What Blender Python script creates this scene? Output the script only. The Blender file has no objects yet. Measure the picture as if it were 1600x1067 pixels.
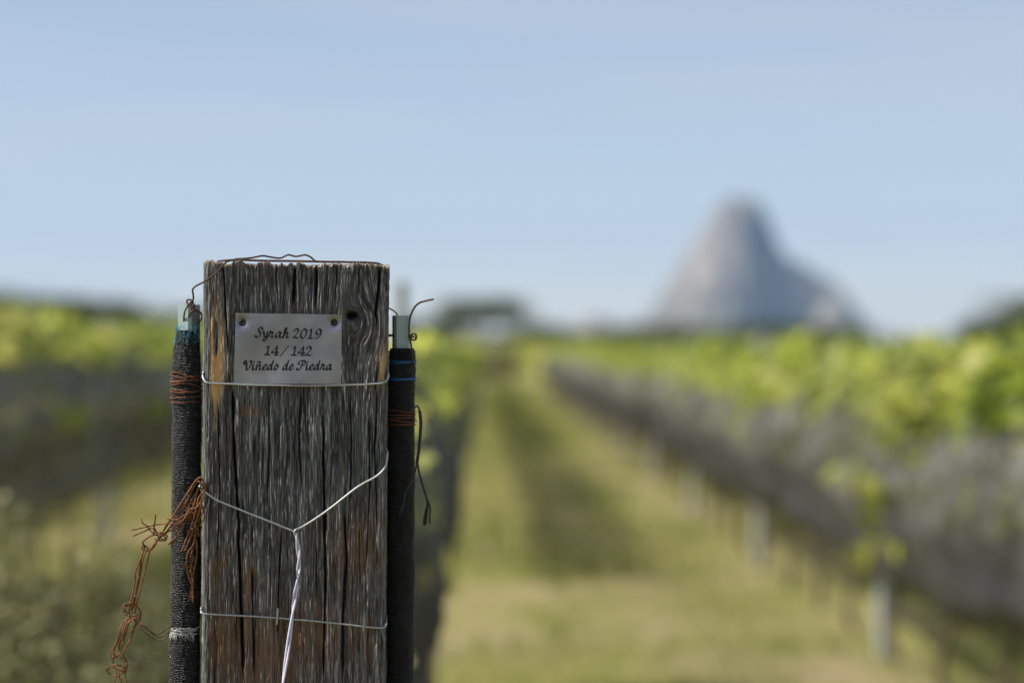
import bpy, math, random
import numpy as np
from mathutils import Vector, Euler

# ------------------------------------------------------------------ camera, sky, sun, exposure
S = bpy.context.scene
COL = S.collection
rng = np.random.default_rng(7)
random.seed(7)
CAMZ = 1.45
FPX = 85.0 / 36.0 * 1600.0          # focal length in pixels of the 1600 px wide photograph
cam_d = bpy.data.cameras.new("camera")
cam = bpy.data.objects.new("camera", cam_d)
COL.objects.link(cam)
cam.location = (0, 0, CAMZ)
cam.rotation_euler = (math.radians(90), 0, 0)
cam_d.sensor_width = 36.0
cam_d.lens = 85.0
cam_d.clip_start = 0.05
cam_d.clip_end = 30000
cam_d.dof.use_dof = True
cam_d.dof.focus_distance = 2.19
cam_d.dof.aperture_fstop = 3.0
cam_d.dof.aperture_blades = 0
S.camera = cam

SUN_DIR = Vector((-1.0, -0.13, 0.0)).normalized()     # towards the sun, horizontally
SUN_EL = math.radians(45)
sun_vec = Vector((SUN_DIR.x * math.cos(SUN_EL), SUN_DIR.y * math.cos(SUN_EL), math.sin(SUN_EL)))
W = bpy.data.worlds.new("World")
S.world = W
W.use_nodes = True
wn, wl = W.node_tree.nodes, W.node_tree.links
for n in list(wn):
    wn.remove(n)
sky = wn.new("ShaderNodeTexSky")
sky.sky_type = 'NISHITA'
sky.sun_disc = False
sky.sun_elevation = SUN_EL
sky.sun_rotation = math.atan2(SUN_DIR.x, SUN_DIR.y)
sky.altitude = 2000
sky.air_density = 1.0
sky.dust_density = 0.4
sky.ozone_density = 1.5
bg = wn.new("ShaderNodeBackground")
bg.inputs[1].default_value = 0.084
wo = wn.new("ShaderNodeOutputWorld")
tint = wn.new("ShaderNodeMix"); tint.data_type = 'RGBA'; tint.blend_type = 'MULTIPLY'
tint.inputs[0].default_value = 1.0
tint.inputs[7].default_value = (1.09, 0.985, 0.98, 1)
wl.new(sky.outputs[0], tint.inputs[6])
veil = wn.new("ShaderNodeMix"); veil.data_type = 'RGBA'
wtc = wn.new("ShaderNodeTexCoord")
wmp = wn.new("ShaderNodeMapping"); wmp.inputs["Scale"].default_value = (1.2, 1.2, 16.0)
wnz = wn.new("ShaderNodeTexNoise"); wnz.inputs["Scale"].default_value = 2.2; wnz.inputs["Detail"].default_value = 4
wmr = wn.new("ShaderNodeMapRange")
wmr.inputs[1].default_value = 0.3; wmr.inputs[2].default_value = 0.7; wmr.inputs[3].default_value = 0.38; wmr.inputs[4].default_value = 0.82
wl.new(wtc.outputs["Generated"], wmp.inputs[0]); wl.new(wmp.outputs[0], wnz.inputs["Vector"])
wl.new(wnz.outputs["Fac"], wmr.inputs[0]); wl.new(wmr.outputs[0], veil.inputs[0])
wl.new(tint.outputs[2], veil.inputs[6])
veil.inputs[7].default_value = (4.98, 5.36, 5.82, 1)
wl.new(veil.outputs[2], bg.inputs[0])
wl.new(bg.outputs[0], wo.inputs[0])

sd = bpy.data.lights.new("sun", 'SUN')
sd.energy = 4.8
sd.angle = math.radians(0.53)
sd.color = (1.0, 0.93, 0.82)
sun = bpy.data.objects.new("sun", sd)
COL.objects.link(sun)
sun.rotation_euler = sun_vec.to_track_quat('Z', 'Y').to_euler()
sun.location = (-20, -3, 25)

S.view_settings.view_transform = 'Standard'
S.view_settings.look = 'None'
S.view_settings.exposure = 0.55
S.view_settings.gamma = 1.0
S.cycles.use_denoising = True
S.cycles.max_bounces = 8
S.cycles.transparent_max_bounces = 24
S.cycles.volume_bounces = 1


# ------------------------------------------------------------------ helpers: objects
def tag(o, label=None, cat=None, group=None, kind=None):
    if label: o["label"] = label
    if cat: o["category"] = cat
    if group: o["group"] = group
    if kind: o["kind"] = kind
    return o


def thing(name, loc, label, cat, group=None):
    o = bpy.data.objects.new(name, None)
    o.empty_display_size = 0.05
    COL.objects.link(o)
    o.location = loc
    return tag(o, label, cat, group)


def mesh_obj(name, V, F, mat, parent=None, loc=None, smooth=True, attrs=None):
    """V world coordinates (n,3); F list of index tuples or int array (m,3|4); linked as ONE object."""
    V = np.asarray(V, dtype=np.float64)
    base = np.array(parent.location) if parent is not None else np.array(loc if loc is not None else (0, 0, 0), dtype=float)
    if parent is not None and parent.parent is not None:
        base = base + np.array(parent.parent.location)
    V = V - base
    me = bpy.data.meshes.new(name)
    if isinstance(F, np.ndarray):
        m, k = F.shape
        me.vertices.add(len(V))
        me.vertices.foreach_set("co", V.astype(np.float32).ravel())
        me.loops.add(m * k)
        me.loops.foreach_set("vertex_index", F.astype(np.int32).ravel())
        me.polygons.add(m)
        me.polygons.foreach_set("loop_start", np.arange(0, m * k, k, dtype=np.int32))
        me.update(calc_edges=True)
        me.validate()
    else:
        me.from_pydata([tuple(v) for v in V], [], F)
        me.update()
    if smooth:
        me.polygons.foreach_set("use_smooth", np.ones(len(me.polygons), dtype=bool))
    for k_, a in (attrs or {}).items():
        at = me.attributes.new(k_, 'FLOAT', 'POINT')
        at.data.foreach_set("value", np.asarray(a, dtype=np.float32))
    if mat: me.materials.append(mat)
    o = bpy.data.objects.new(name, me)
    COL.objects.link(o)
    if parent is not None:
        o.parent = parent
    else:
        o.location = tuple(base)
    return o


def dup(root, loc, rotz=0.0, scale=1.0, label=None, group=None):
    r = root.copy(); COL.objects.link(r)
    r.location = loc; r.rotation_euler = (0, 0, rotz); r.scale = (scale,) * 3
    if label: r["label"] = label
    if group: r["group"] = group
    for ch in list(root.children):
        c = ch.copy(); COL.objects.link(c); c.parent = r
        for g in list(ch.children):
            d = g.copy(); COL.objects.link(d); d.parent = c
    return r


class MB:
    """collects shapes (with one float attribute) for one mesh"""
    def __init__(self):
        self.V = []; self.F = []; self.A = []; self.n = 0

    def add(self, V, F, a=0.0):
        V = np.asarray(V, dtype=float)
        self.V.append(V)
        self.F += [tuple(i + self.n for i in f) for f in F]
        self.A.append(np.full(len(V), a) if np.isscalar(a) else np.asarray(a))
        self.n += len(V)

    def tube(self, P, r, seg=6, a=0.0, cap=True):
        V, F = tube(P, r, seg, cap)
        self.add(V, F, a)

    def build(self, name, mat, parent=None, loc=None, smooth=True, attr=None):
        V = np.concatenate(self.V)
        at = {attr: np.concatenate(self.A)} if attr else None
        return mesh_obj(name, V, self.F, mat, parent, loc, smooth, at)


def tube(P, r, seg=6, cap=True):
    P = np.asarray(P, dtype=float); n = len(P)
    r = np.full(n, r) if np.isscalar(r) else np.asarray(r)
    T = np.gradient(P, axis=0)
    T /= np.linalg.norm(T, axis=1)[:, None] + 1e-12
    up = np.array([0.3, 0.2, 1.0]) if abs(T[0][2]) < 0.85 else np.array([1.0, 0.2, 0.1])
    N = np.cross(T[0], up); N /= np.linalg.norm(N)
    V = np.zeros((n, seg, 3)); an = np.arange(seg) / seg * 2 * math.pi
    for i in range(n):
        N = N - T[i] * N.dot(T[i]); N /= np.linalg.norm(N) + 1e-12
        B = np.cross(T[i], N)
        V[i] = P[i] + r[i] * (np.cos(an)[:, None] * N + np.sin(an)[:, None] * B)
    F = []
    for i in range(n - 1):
        for j in range(seg):
            k = (j + 1) % seg
            F.append((i * seg + j, i * seg + k, (i + 1) * seg + k, (i + 1) * seg + j))
    if cap:
        F.append(tuple(reversed(range(seg)))); F.append(tuple((n - 1) * seg + j for j in range(seg)))
    return V.reshape(-1, 3), F


def spline(P, n=8):
    P = np.asarray(P, dtype=float)
    if len(P) < 3:
        t = np.linspace(0, 1, n + 1)[:, None]
        return P[0] * (1 - t) + P[1] * t
    Q = np.vstack([2 * P[0] - P[1], P, 2 * P[-1] - P[-2]])
    out = []
    for i in range(1, len(Q) - 2):
        p0, p1, p2, p3 = Q[i - 1], Q[i], Q[i + 1], Q[i + 2]
        for t in np.arange(n) / n:
            out.append(0.5 * ((2 * p1) + (-p0 + p2) * t + (2 * p0 - 5 * p1 + 4 * p2 - p3) * t * t + (-p0 + 3 * p1 - 3 * p2 + p3) * t ** 3))
    out.append(Q[-2])
    return np.array(out)


# ------------------------------------------------------------------ helpers: noise
def _hash(i, j, s):
    v = np.sin(i * 127.1 + j * 311.7 + s * 74.7) * 43758.5453
    return v - np.floor(v)


def vn(x, y, s=0):
    xi, yi = np.floor(x), np.floor(y)
    fx, fy = x - xi, y - yi
    fx = fx * fx * (3 - 2 * fx); fy = fy * fy * (3 - 2 * fy)
    a = _hash(xi, yi, s); b = _hash(xi + 1, yi, s); c = _hash(xi, yi + 1, s); d = _hash(xi + 1, yi + 1, s)
    return (a * (1 - fx) + b * fx) * (1 - fy) + (c * (1 - fx) + d * fx) * fy


def fbm(x, y, s=0, o=4):
    t = 0; a = 0.5; n = 0
    for k in range(o):
        t = t + a * vn(x * 2 ** k, y * 2 ** k, s + k * 13); n += a; a *= 0.5
    return t / n


def sstep(a, b, x):
    t = np.clip((x - a) / (b - a), 0, 1)
    return t * t * (3 - 2 * t)


# ------------------------------------------------------------------ helpers: places measured in the photograph
def P(px, py, Y):
    return np.array([(px - 800.0) / FPX * Y, Y, CAMZ + (533.5 - py) / FPX * Y])


def row(lat, d, z=0.0):
    """a point on the vineyard: metres beside the row direction, metres away, height"""
    return np.array([-0.01456 * d + lat, d, z])


ROWANG = math.atan(0.01456)


# ------------------------------------------------------------------ helpers: materials
class NT:
    def __init__(self, name):
        self.m = bpy.data.materials.new(name); self.m.use_nodes = True
        self.t = self.m.node_tree
        for n in list(self.t.nodes): self.t.nodes.remove(n)
        self.out = self.t.nodes.new("ShaderNodeOutputMaterial")

    def n(self, typ, ins=None, **kw):
        nd = self.t.nodes.new(typ)
        for k, v in kw.items(): setattr(nd, k, v)
        for k, v in (ins or {}).items(): self.set(nd, k, v)
        return nd

    def set(self, nd, k, v):
        s = nd.inputs[k]
        if isinstance(v, bpy.types.Node): v = v.outputs[0]
        if isinstance(v, bpy.types.NodeSocket): self.t.links.new(v, s)
        else: s.default_value = v

    def noise(self, scale, detail=4, rough=0.55, vec=None, dist=0.0):
        nd = self.n("ShaderNodeTexNoise", {"Scale": scale, "Detail": detail, "Roughness": rough, "Distortion": dist})
        if vec is not None: self.set(nd, "Vector", vec)
        return nd.outputs["Fac"]

    def ramp(self, fac, stops):
        nd = self.n("ShaderNodeValToRGB", {"Fac": fac})
        cr = nd.color_ramp
        while len(cr.elements) < len(stops): cr.elements.new(0.5)
        for e, (p, c) in zip(cr.elements, stops):
            e.position = p
            e.color = (c, c, c, 1) if np.isscalar(c) else (*c, 1)
        return nd.outputs["Color"]

    def mix(self, fac, a, b, mode='MIX'):
        nd = self.n("ShaderNodeMix", data_type='RGBA', blend_type=mode)
        self.set(nd, 0, fac)
        for k, v in ((6, a), (7, b)):
            if isinstance(v, tuple) and len(v) == 3: v = (*v, 1)
            self.set(nd, k, v)
        return nd.outputs[2]

    def math(self, op, a, b=0.0, clamp=False):
        nd = self.n("ShaderNodeMath", operation=op, use_clamp=clamp)
        self.set(nd, 0, a); self.set(nd, 1, b)
        return nd.outputs[0]

    def attr(self, name):
        return self.n("ShaderNodeAttribute", attribute_name=name).outputs["Fac"]

    def obj(self, scale=(1, 1, 1)):
        tc = self.n("ShaderNodeTexCoord")
        mp = self.n("ShaderNodeMapping", {"Vector": tc.outputs["Object"], "Scale": scale})
        return mp.outputs[0]

    def bump(self, h, strength=0.5, dist=0.001):
        return self.n("ShaderNodeBump", {"Height": h, "Strength": strength, "Distance": dist}).outputs[0]

    def pbr(self, col, rough=0.6, metal=0.0, normal=None, spec=0.5, **kw):
        b = self.n("ShaderNodeBsdfPrincipled")
        if isinstance(col, tuple) and len(col) == 3: col = (*col, 1)
        self.set(b, "Base Color", col); self.set(b, "Roughness", rough); self.set(b, "Metallic", metal)
        self.set(b, "Specular IOR Level", spec)
        for k, v in kw.items(): self.set(b, k, v)
        if normal is not None: self.set(b, "Normal", normal)
        return b

    def done(self, sh):
        if isinstance(sh, bpy.types.Node): sh = sh.outputs[0]
        self.t.links.new(sh, self.out.inputs["Surface"])
        return self.m


def m_wood():
    k = NT("weathered_wood")
    g, st, fr, cr = k.attr("grain"), k.attr("stain"), k.attr("fresh"), k.attr("crack")
    v = k.obj((1, 1, 0.11))
    fine = k.noise(1300, 5, 0.65, v)
    mid = k.noise(260, 5, 0.6, v)
    big = k.noise(9, 4, 0.6, k.obj((1.6, 1, 0.8)))
    c = k.ramp(k.math('ADD', k.math('MULTIPLY', g, 0.62), k.math('MULTIPLY', fine, 0.38)),
               [(0.30, (0.016, 0.014, 0.013)), (0.43, (0.052, 0.053, 0.057)), (0.56, (0.122, 0.125, 0.135)), (0.72, (0.35, 0.352, 0.358))])
    c = k.mix(k.math('MULTIPLY', k.ramp(big, [(0.42, 0.0), (0.62, 1.0)]), 0.45), c, (0.045, 0.038, 0.034), 'MIX')
    c = k.mix(k.math('MULTIPLY', k.ramp(mid, [(0.50, 0.0), (0.62, 1.0)]), 0.25), c, (0.10, 0.08, 0.065))
    sto = k.mix(fine, (0.06, 0.028, 0.012), (0.26, 0.135, 0.058))
    c = k.mix(k.math('MULTIPLY', k.math('MULTIPLY', st, 0.75), k.ramp(mid, [(0.34, 0.35), (0.56, 1.0)]), True), c, sto)
    frc = k.mix(fine, (0.30, 0.17, 0.06), (0.74, 0.50, 0.25))
    c = k.mix(fr, c, frc)
    c = k.mix(cr, c, (0.012, 0.010, 0.009))
    b = k.bump(fine, 0.55, 0.0012)
    return k.done(k.pbr(c, 0.82, normal=b, spec=0.3))


def m_endgrain():
    k = NT("weathered_end_grain")
    c = k.ramp(k.noise(300, 5, 0.65, k.obj()), [(0.3, (0.10, 0.085, 0.07)), (0.7, (0.42, 0.37, 0.31))])
    return k.done(k.pbr(c, 0.9))


def m_metal(name, col, rough=0.45, metal=1.0, var=0.25, scale=220):
    k = NT(name)
    nz = k.noise(scale, 4, 0.6, k.obj())
    dark = tuple(x * (1 - var) for x in col)
    c = k.mix(nz, dark, col)
    r = k.math('ADD', k.math('MULTIPLY', nz, 0.25), rough - 0.12)
    return k.done(k.pbr(c, r, metal, k.bump(nz, 0.15, 0.0005)))


def m_plate():
    k = NT("brushed_aluminium")
    br = k.noise(60, 5, 0.7, k.obj((1, 1, 60)))
    cloud = k.noise(26, 3, 0.5, k.obj())
    c = k.mix(k.ramp(cloud, [(0.35, 0.0), (0.7, 1.0)]), (0.19, 0.196, 0.235), (0.35, 0.35, 0.395))
    c = k.mix(k.math('MULTIPLY', k.ramp(br, [(0.4, 0.0), (0.7, 1.0)]), 0.35), c, (0.34, 0.335, 0.35))
    r = k.math('ADD', k.math('MULTIPLY', br, 0.2), 0.33)
    return k.done(k.pbr(c, r, 1.0, k.bump(br, 0.10, 0.0004)))


def m_rust(name, a, b, scale=500):
    k = NT(name)
    nz = k.noise(scale, 5, 0.65, k.obj())
    c = k.ramp(nz, [(0.3, a), (0.62, b)])
    return k.done(k.pbr(c, 0.75, 0.15, k.bump(nz, 0.5, 0.0006)))


def m_sleeve():
    k = NT("black_plastic_net")
    tooth = k.noise(1500, 3, 0.6, k.obj((1, 1, 1.6)))
    dust = k.ramp(k.noise(120, 4, 0.6, k.obj()), [(0.45, 0.0), (0.75, 1.0)])
    c = k.mix(k.math('MULTIPLY', dust, 0.35), (0.008, 0.009, 0.011), (0.045, 0.046, 0.05))
    c = k.mix(k.math('MULTIPLY', k.attr('glint'), 0.85, True), c, (0.24, 0.245, 0.255))  # bright glints on the ribs, painted into the sleeve's colour
    r = k.ramp(tooth, [(0.3, 0.18), (0.7, 0.5)])
    return k.done(k.pbr(c, r, 0.0, k.bump(tooth, 1.0, 0.002), spec=0.5))


def m_plain(name, col, rough=0.6, var=0.3, scale=200, spec=0.4):
    k = NT(name)
    nz = k.noise(scale, 4, 0.6, k.obj())
    c = k.mix(nz, tuple(x * (1 - var) for x in col), tuple(min(1, x * (1 + var)) for x in col))
    return k.done(k.pbr(c, rough, 0.0, k.bump(nz, 0.2, 0.001), spec=spec))


def m_leaf(name, stops, trans=0.45, rough=0.5):
    k = NT(name)
    t = k.attr("tint")
    oi = k.n("ShaderNodeObjectInfo").outputs["Random"]
    f = k.math('ADD', k.math('MULTIPLY', t, 0.8), k.math('MULTIPLY', oi, 0.2))
    c = k.ramp(f, stops)
    p = k.pbr(c, rough, spec=0.35)
    tr = k.n("ShaderNodeBsdfTranslucent")
    c2 = k.mix(0.5, c, (1.0, 1.0, 0.35), 'MULTIPLY')
    hs = k.n("ShaderNodeHueSaturation", {"Color": c, "Saturation": 1.15, "Value": 1.5})
    k.set(tr, "Color", hs)
    mx = k.n("ShaderNodeMixShader", {0: trans, 1: p.outputs[0], 2: tr.outputs[0]})
    return k.done(mx)


def m_net():
    k = NT("grey_bird_netting")
    nz = k.noise(3.0, 5, 0.6, k.obj((1, 0.5, 1)))
    wr = k.noise(30, 4, 0.6, k.obj((1, 0.25, 1.0)))
    c = k.ramp(nz, [(0.36, (0.035, 0.036, 0.038)), (0.5, (0.105, 0.105, 0.106)), (0.66, (0.23, 0.228, 0.23))])
    c = k.mix(k.math('MULTIPLY', k.attr('painted_shade'), 0.78), c, (0.018, 0.020, 0.024))  # near piece only: its shaded side and dark inside painted into the colour
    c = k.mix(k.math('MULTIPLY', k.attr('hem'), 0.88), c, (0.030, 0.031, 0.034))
    p = k.pbr(c, 0.6, 0.0, k.bump(wr, 0.6, 0.02), spec=0.3)
    holes = k.ramp(k.noise(7, 4, 0.75, k.obj()), [(0.36, 0.16), (0.64, 0.80)])
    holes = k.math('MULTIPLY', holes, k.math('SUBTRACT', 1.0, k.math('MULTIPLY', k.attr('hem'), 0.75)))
    holes = k.math('ADD', holes, k.math('MULTIPLY', k.attr('thin'), 0.30), True)
    tr = k.n("ShaderNodeBsdfTransparent")
    mx = k.n("ShaderNodeMixShader", {0: holes, 1: p.outputs[0], 2: tr.outputs[0]})
    return k.done(mx)


def m_ground():
    k = NT("dry_grassy_ground")
    tc = k.n("ShaderNodeTexCoord").outputs["Object"]
    a = k.noise(0.55, 6, 0.62, tc)
    b = k.noise(3.2, 6, 0.65, tc)
    c_ = k.noise(28, 5, 0.7, tc)
    soil = k.mix(c_, (0.22, 0.168, 0.10), (0.44, 0.355, 0.215))
    grass = k.mix(b, (0.12, 0.13, 0.038), (0.32, 0.30, 0.10))
    f = k.ramp(k.math('ADD', k.math('MULTIPLY', a, 0.6), k.math('MULTIPLY', b, 0.4)), [(0.47, 0.0), (0.58, 0.9)])
    c = k.mix(f, grass, soil)
    return k.done(k.pbr(c, 0.95, 0.0, k.bump(c_, 0.8, 0.03), spec=0.1))


def m_rock():
    k = NT("pale_monolith_rock")
    st = k.noise(0.03, 6, 0.65, k.obj((1, 1, 0.25)))
    veg = k.noise(0.012, 5, 0.6, k.obj())
    c = k.ramp(st, [(0.3, (0.12, 0.106, 0.096)), (0.7, (0.40, 0.35, 0.305))])
    h = k.attr("low")
    f = k.math('MULTIPLY', k.ramp(k.math('ADD', k.math('MULTIPLY', veg, 0.55), k.math('MULTIPLY', h, 0.6)), [(0.55, 0.0), (0.85, 1.0)]), 0.5)
    c = k.mix(f, c, (0.10, 0.11, 0.06))
    return k.done(k.pbr(c, 0.95, 0.0, k.bump(st, 0.6, 8.0), spec=0.1))


M = dict(
    wood=m_wood(), end=m_endgrain(), plate=m_plate(),
    galv=m_metal("galvanised_wire", (0.46, 0.48, 0.50), 0.5, 0.8, 0.45, 300),
    lilac=m_metal("pale_lilac_grey_wire", (0.60, 0.585, 0.70), 0.5, 0.45, 0.25, 300),
    deepblue=m_plain("deep_blue_thread", (0.012, 0.085, 0.24), 0.6, 0.5, 400),
    stake=m_metal("galvanised_stake_steel", (0.34, 0.44, 0.45), 0.5, 0.35, 0.25, 120),
    bgstake=m_metal("weathered_stake_steel", (0.42, 0.46, 0.46), 0.6, 0.2, 0.25, 20),
    screw=m_metal("screw_steel", (0.05, 0.048, 0.05), 0.5, 0.8, 0.5, 300),
    ink=m_plain("engraved_black_paint", (0.006, 0.006, 0.008), 0.6, 0.2),
    rust=m_rust("rusty_wire", (0.018, 0.010, 0.007), (0.25, 0.095, 0.028)),
    darkrust=m_rust("dark_rusted_wire", (0.018, 0.011, 0.009), (0.10, 0.045, 0.022)),
    redwire=m_rust("red_oxide_wire", (0.08, 0.026, 0.015), (0.26, 0.088, 0.046)),
    sleeve=m_sleeve(),
    blue=m_plain("blue_thread", (0.05, 0.26, 0.38), 0.6, 0.7, 400),
    cord=m_plain("black_cord", (0.012, 0.013, 0.016), 0.4, 0.4, 500),
    fray=m_plain("pale_frayed_plastic", (0.42, 0.43, 0.44), 0.5, 0.3, 500),
    vine=m_leaf("vine_leaf", [(0.0, (0.08, 0.12, 0.035)), (0.3, (0.20, 0.25, 0.06)), (0.65, (0.36, 0.395, 0.11)), (0.92, (0.52, 0.49, 0.19)), (1.0, (0.40, 0.22, 0.06))], 0.5),
    weed=m_leaf("weed_leaf", [(0.0, (0.04, 0.048, 0.022)), (0.5, (0.13, 0.14, 0.062)), (0.88, (0.28, 0.275, 0.125)), (1.0, (0.42, 0.35, 0.19))], 0.3),
    tree=m_leaf("tree_leaf", [(0.0, (0.022, 0.035, 0.012)), (0.5, (0.055, 0.075, 0.022)), (1.0, (0.12, 0.13, 0.04))], 0.25),
    grass=m_leaf("grass_blade", [(0.0, (0.11, 0.15, 0.04)), (0.45, (0.24, 0.265, 0.08)), (0.8, (0.46, 0.40, 0.18)), (1.0, (0.55, 0.47, 0.27))], 0.35),
    bark=m_plain("grey_brown_bark", (0.12, 0.09, 0.065), 0.9, 0.5, 30, 0.2),
    net=m_net(), ground=m_ground(), rock=m_rock(),
)

# ------------------------------------------------------------------ the setting: ground, mountain, hills
def lin(a, b, n): return np.linspace(a, b, n)


xs = np.concatenate([-np.geomspace(2400, 12, 26), lin(-11.5, 11.5, 150), np.geomspace(12, 2400, 26)])
ys = np.concatenate([lin(-150, -2, 12), lin(-1.5, 45, 230), np.geomspace(46, 4900, 60)])
X, Y = np.meshgrid(xs, ys)
lat = X + 0.01456 * Y
near = np.exp(-(Y / 60.0) ** 2)
Z = (fbm(X * 1.3, Y * 1.3, 3, 4) - 0.5) * 0.06 * near + 0.05 * near * np.exp(-((lat - 0.85) / 0.55) ** 2) \
    + (fbm(X * 0.2, Y * 0.2, 9, 3) - 0.5) * 0.10 * near
nx, ny = len(xs), len(ys)
idx = np.arange(nx * ny).reshape(ny, nx)
GF = np.stack([idx[:-1, :-1], idx[:-1, 1:], idx[1:, 1:], idx[1:, :-1]], -1).reshape(-1, 4)
g = mesh_obj("ground", np.stack([X, Y, Z], -1).reshape(-1, 3), GF, M['ground'])
tag(g, kind='structure')


def heightfield(name, x0, x1, y0, y1, n, f, mat):
    xx, yy = np.meshgrid(lin(x0, x1, n), lin(y0, y1, n))
    zz = f(xx, yy)
    id_ = np.arange(n * n).reshape(n, n)
    FF = np.stack([id_[:-1, :-1], id_[:-1, 1:], id_[1:, 1:], id_[1:, :-1]], -1).reshape(-1, 4)
    low = 1 - np.clip(zz / max(zz.max(), 1e-3), 0, 1)
    o = mesh_obj(name, np.stack([xx, yy, zz], -1).reshape(-1, 3), FF, mat, smooth=True, attrs={"low": low.ravel()})
    return tag(o, kind='structure')


MD = 4000.0
PXM = MD / FPX
SKY_X = np.array([880, 940, 985, 1012, 1028, 1045, 1060, 1075, 1090, 1105, 1120, 1133, 1146, 1160, 1176, 1188, 1198, 1207, 1217, 1230, 1250, 1275, 1300, 1316, 1332, 1348, 1362, 1390, 1500], float)
SKY_H = np.array([-14, -4, 14, 38, 60, 84, 108, 132, 154, 180, 204, 221, 229, 229, 226, 214, 194, 170, 149, 133, 123, 113, 92, 67, 37, 11, 0, -14, -20], float)


def mountain_h(x, y):
    px = 800 + x / PXM; dy = (y - MD) / PXM
    w1 = fbm(x * 0.010, y * 0.010, 21, 5) - 0.5; w2 = fbm(x * 0.016, y * 0.016, 57, 5) - 0.5
    gul = np.abs(fbm(x * 0.02, y * 0.006, 33, 4) - 0.5)
    d_ = np.abs(dy + w2 * 14)
    # the crest line seen against the sky, falling away steeply to the front and back along a rib that leans left
    h = np.interp(px + 0.42 * d_ + w1 * 10, SKY_X + np.where(SKY_X < 1162, -5, 5), SKY_H) - 2.2 * d_
    h = np.maximum(h, 92 - 1.45 * np.hypot(px - 1304 + w1 * 14, (dy + 48) * 0.8 + w2 * 14))
    h = np.maximum(h, 60 - 1.5 * np.hypot(px - 1085 + w1 * 14, (dy + 60) * 0.8 + w2 * 14))
    skirt = 34 - 0.16 * np.hypot(px - 1180, dy * 1.2) + w1 * 16
    h = np.maximum(h, skirt)
    h = h - 60 * np.maximum(0, 0.1 - gul) + 7 * (fbm(x * 0.03, y * 0.03, 91, 4) - 0.5)
    h = np.where(d_ > 190, np.minimum(h, 20), h)
    return h * PXM


heightfield("mountain", (900 - 800) * PXM, (1480 - 800) * PXM, MD - 300, MD + 240, 300, mountain_h, M['rock'])


def low_hill(cx, cy, w, dpt, h, seed):
    def f(x, y):
        r = ((x - cx) / w) ** 2 + ((y - cy) / dpt) ** 2
        return h * np.exp(-r * 1.6) * (0.75 + 0.5 * fbm(x * 0.01, y * 0.01, seed, 4)) - 0.04 * h - 2
    return f


k_ = 3200 / FPX
heightfield("hill", (840 - 800) * k_, (1080 - 800) * k_, 3050, 3350, 90, low_hill((925 - 800) * k_, 3200, 62 * k_, 80, 46, 4), M['rock'])
k_ = 600 / FPX
heightfield("hill", (1440 - 800) * k_, (1990 - 800) * k_, 520, 690, 100, low_hill((1690 - 800) * k_, 600, 110 * k_, 45, 19, 8), M['ground'])

# ------------------------------------------------------------------ the wooden post
Yp = 2.2
ang = math.atan2((462 - 800), FPX)           # the post's face looks at the camera
R_ = np.array([math.cos(ang), -math.sin(ang), 0.0])       # along the face, to the right
N_ = np.array([math.sin(-ang), -math.cos(ang), 0.0])      # out of the face
C0 = P(462, 533.5, Yp)


def face(px, py, off=0.0):
    """the point of the post's front plane (moved out by off) that pixel px,py looks at"""
    d = np.array([(px - 800.0) / FPX, 1.0, (533.5 - py) / FPX]); o = np.array([0, 0, CAMZ])
    t = np.dot(C0 + N_ * off - o, N_) / np.dot(d, N_)
    return o + d * t


def face_uv(px, py):
    q = face(px, py) - C0
    return np.dot(q, R_), q[2]


hw = 0.5 * (face_uv(609, 420)[0] - face_uv(318, 420)[0])
xc0 = 0.5 * (face_uv(609, 420)[0] + face_uv(318, 420)[0])
hw_b = 0.5 * (face_uv(600, 1060)[0] - face_uv(315, 1060)[0])
xc_b = 0.5 * (face_uv(600, 1060)[0] + face_uv(315, 1060)[0])
z_t = face_uv(460, 404.5)[1]
z_b = face_uv(460, 1060)[1]
DEP = 0.125
RC = 0.007
# perimeter samples (u = distance along the outline from the left front corner's start)
front = lin(-hw + RC, hw - RC, 600)
per = []
for x in front: per.append((x, 0.0, 0, -1, 0))
def arc(cx, cy, a0, a1, n):
    for t in lin(a0, a1, n)[1:]:
        per.append((cx + RC * math.cos(t), cy + RC * math.sin(t), math.cos(t), math.sin(t), 1))
arc(hw - RC, RC, -math.pi / 2, 0, 26)
for y in lin(RC, DEP - RC, 120)[1:]: per.append((hw, y, 1, 0, 2))
arc(hw - RC, DEP - RC, 0, math.pi / 2, 8)
for x in lin(hw - RC, -hw + RC, 80)[1:]: per.append((x, DEP, 0, 1, 3))
arc(-hw + RC, DEP - RC, math.pi / 2, math.pi, 8)
for y in lin(DEP - RC, RC, 120)[1:]: per.append((-hw, y, -1, 0, 4))
arc(-hw + RC, RC, math.pi, 1.5 * math.pi, 26)
per = per[:-1]
per = np.array(per)
npm = len(per)
dseg = np.hypot(np.diff(per[:, 0]), np.diff(per[:, 1]))
U1 = np.concatenate([[0], np.cumsum(dseg)]) - hw + RC
zs = np.concatenate([lin(z_t, z_b - 0.02, 900), lin(z_b - 0.022, -CAMZ - 0.02, 140)])
U, ZZ = np.meshgrid(U1, zs)
lx = np.broadcast_to(per[:, 0], U.shape); ly = np.broadcast_to(per[:, 1], U.shape)
nxp = np.broadcast_to(per[:, 2], U.shape); nyp = np.broadcast_to(per[:, 3], U.shape)
ku, kz = face_uv(562, 503)                                  # the knot
kr = np.hypot((U - ku) / 1.0, (ZZ - kz) / 1.5)
kw = 0.12 * np.exp(-(kr / 0.012) ** 2)
bend = 0.008 * np.exp(-(((ZZ - kz) / 0.05) ** 2)) * np.exp(-(((U - ku) / 0.035) ** 2)) * np.sign(U - ku) \
    * (1 - np.exp(-((U - ku) / 0.008) ** 2))
G = (U - bend) * (1 - kw) + (kr * 0.9) * kw
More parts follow.
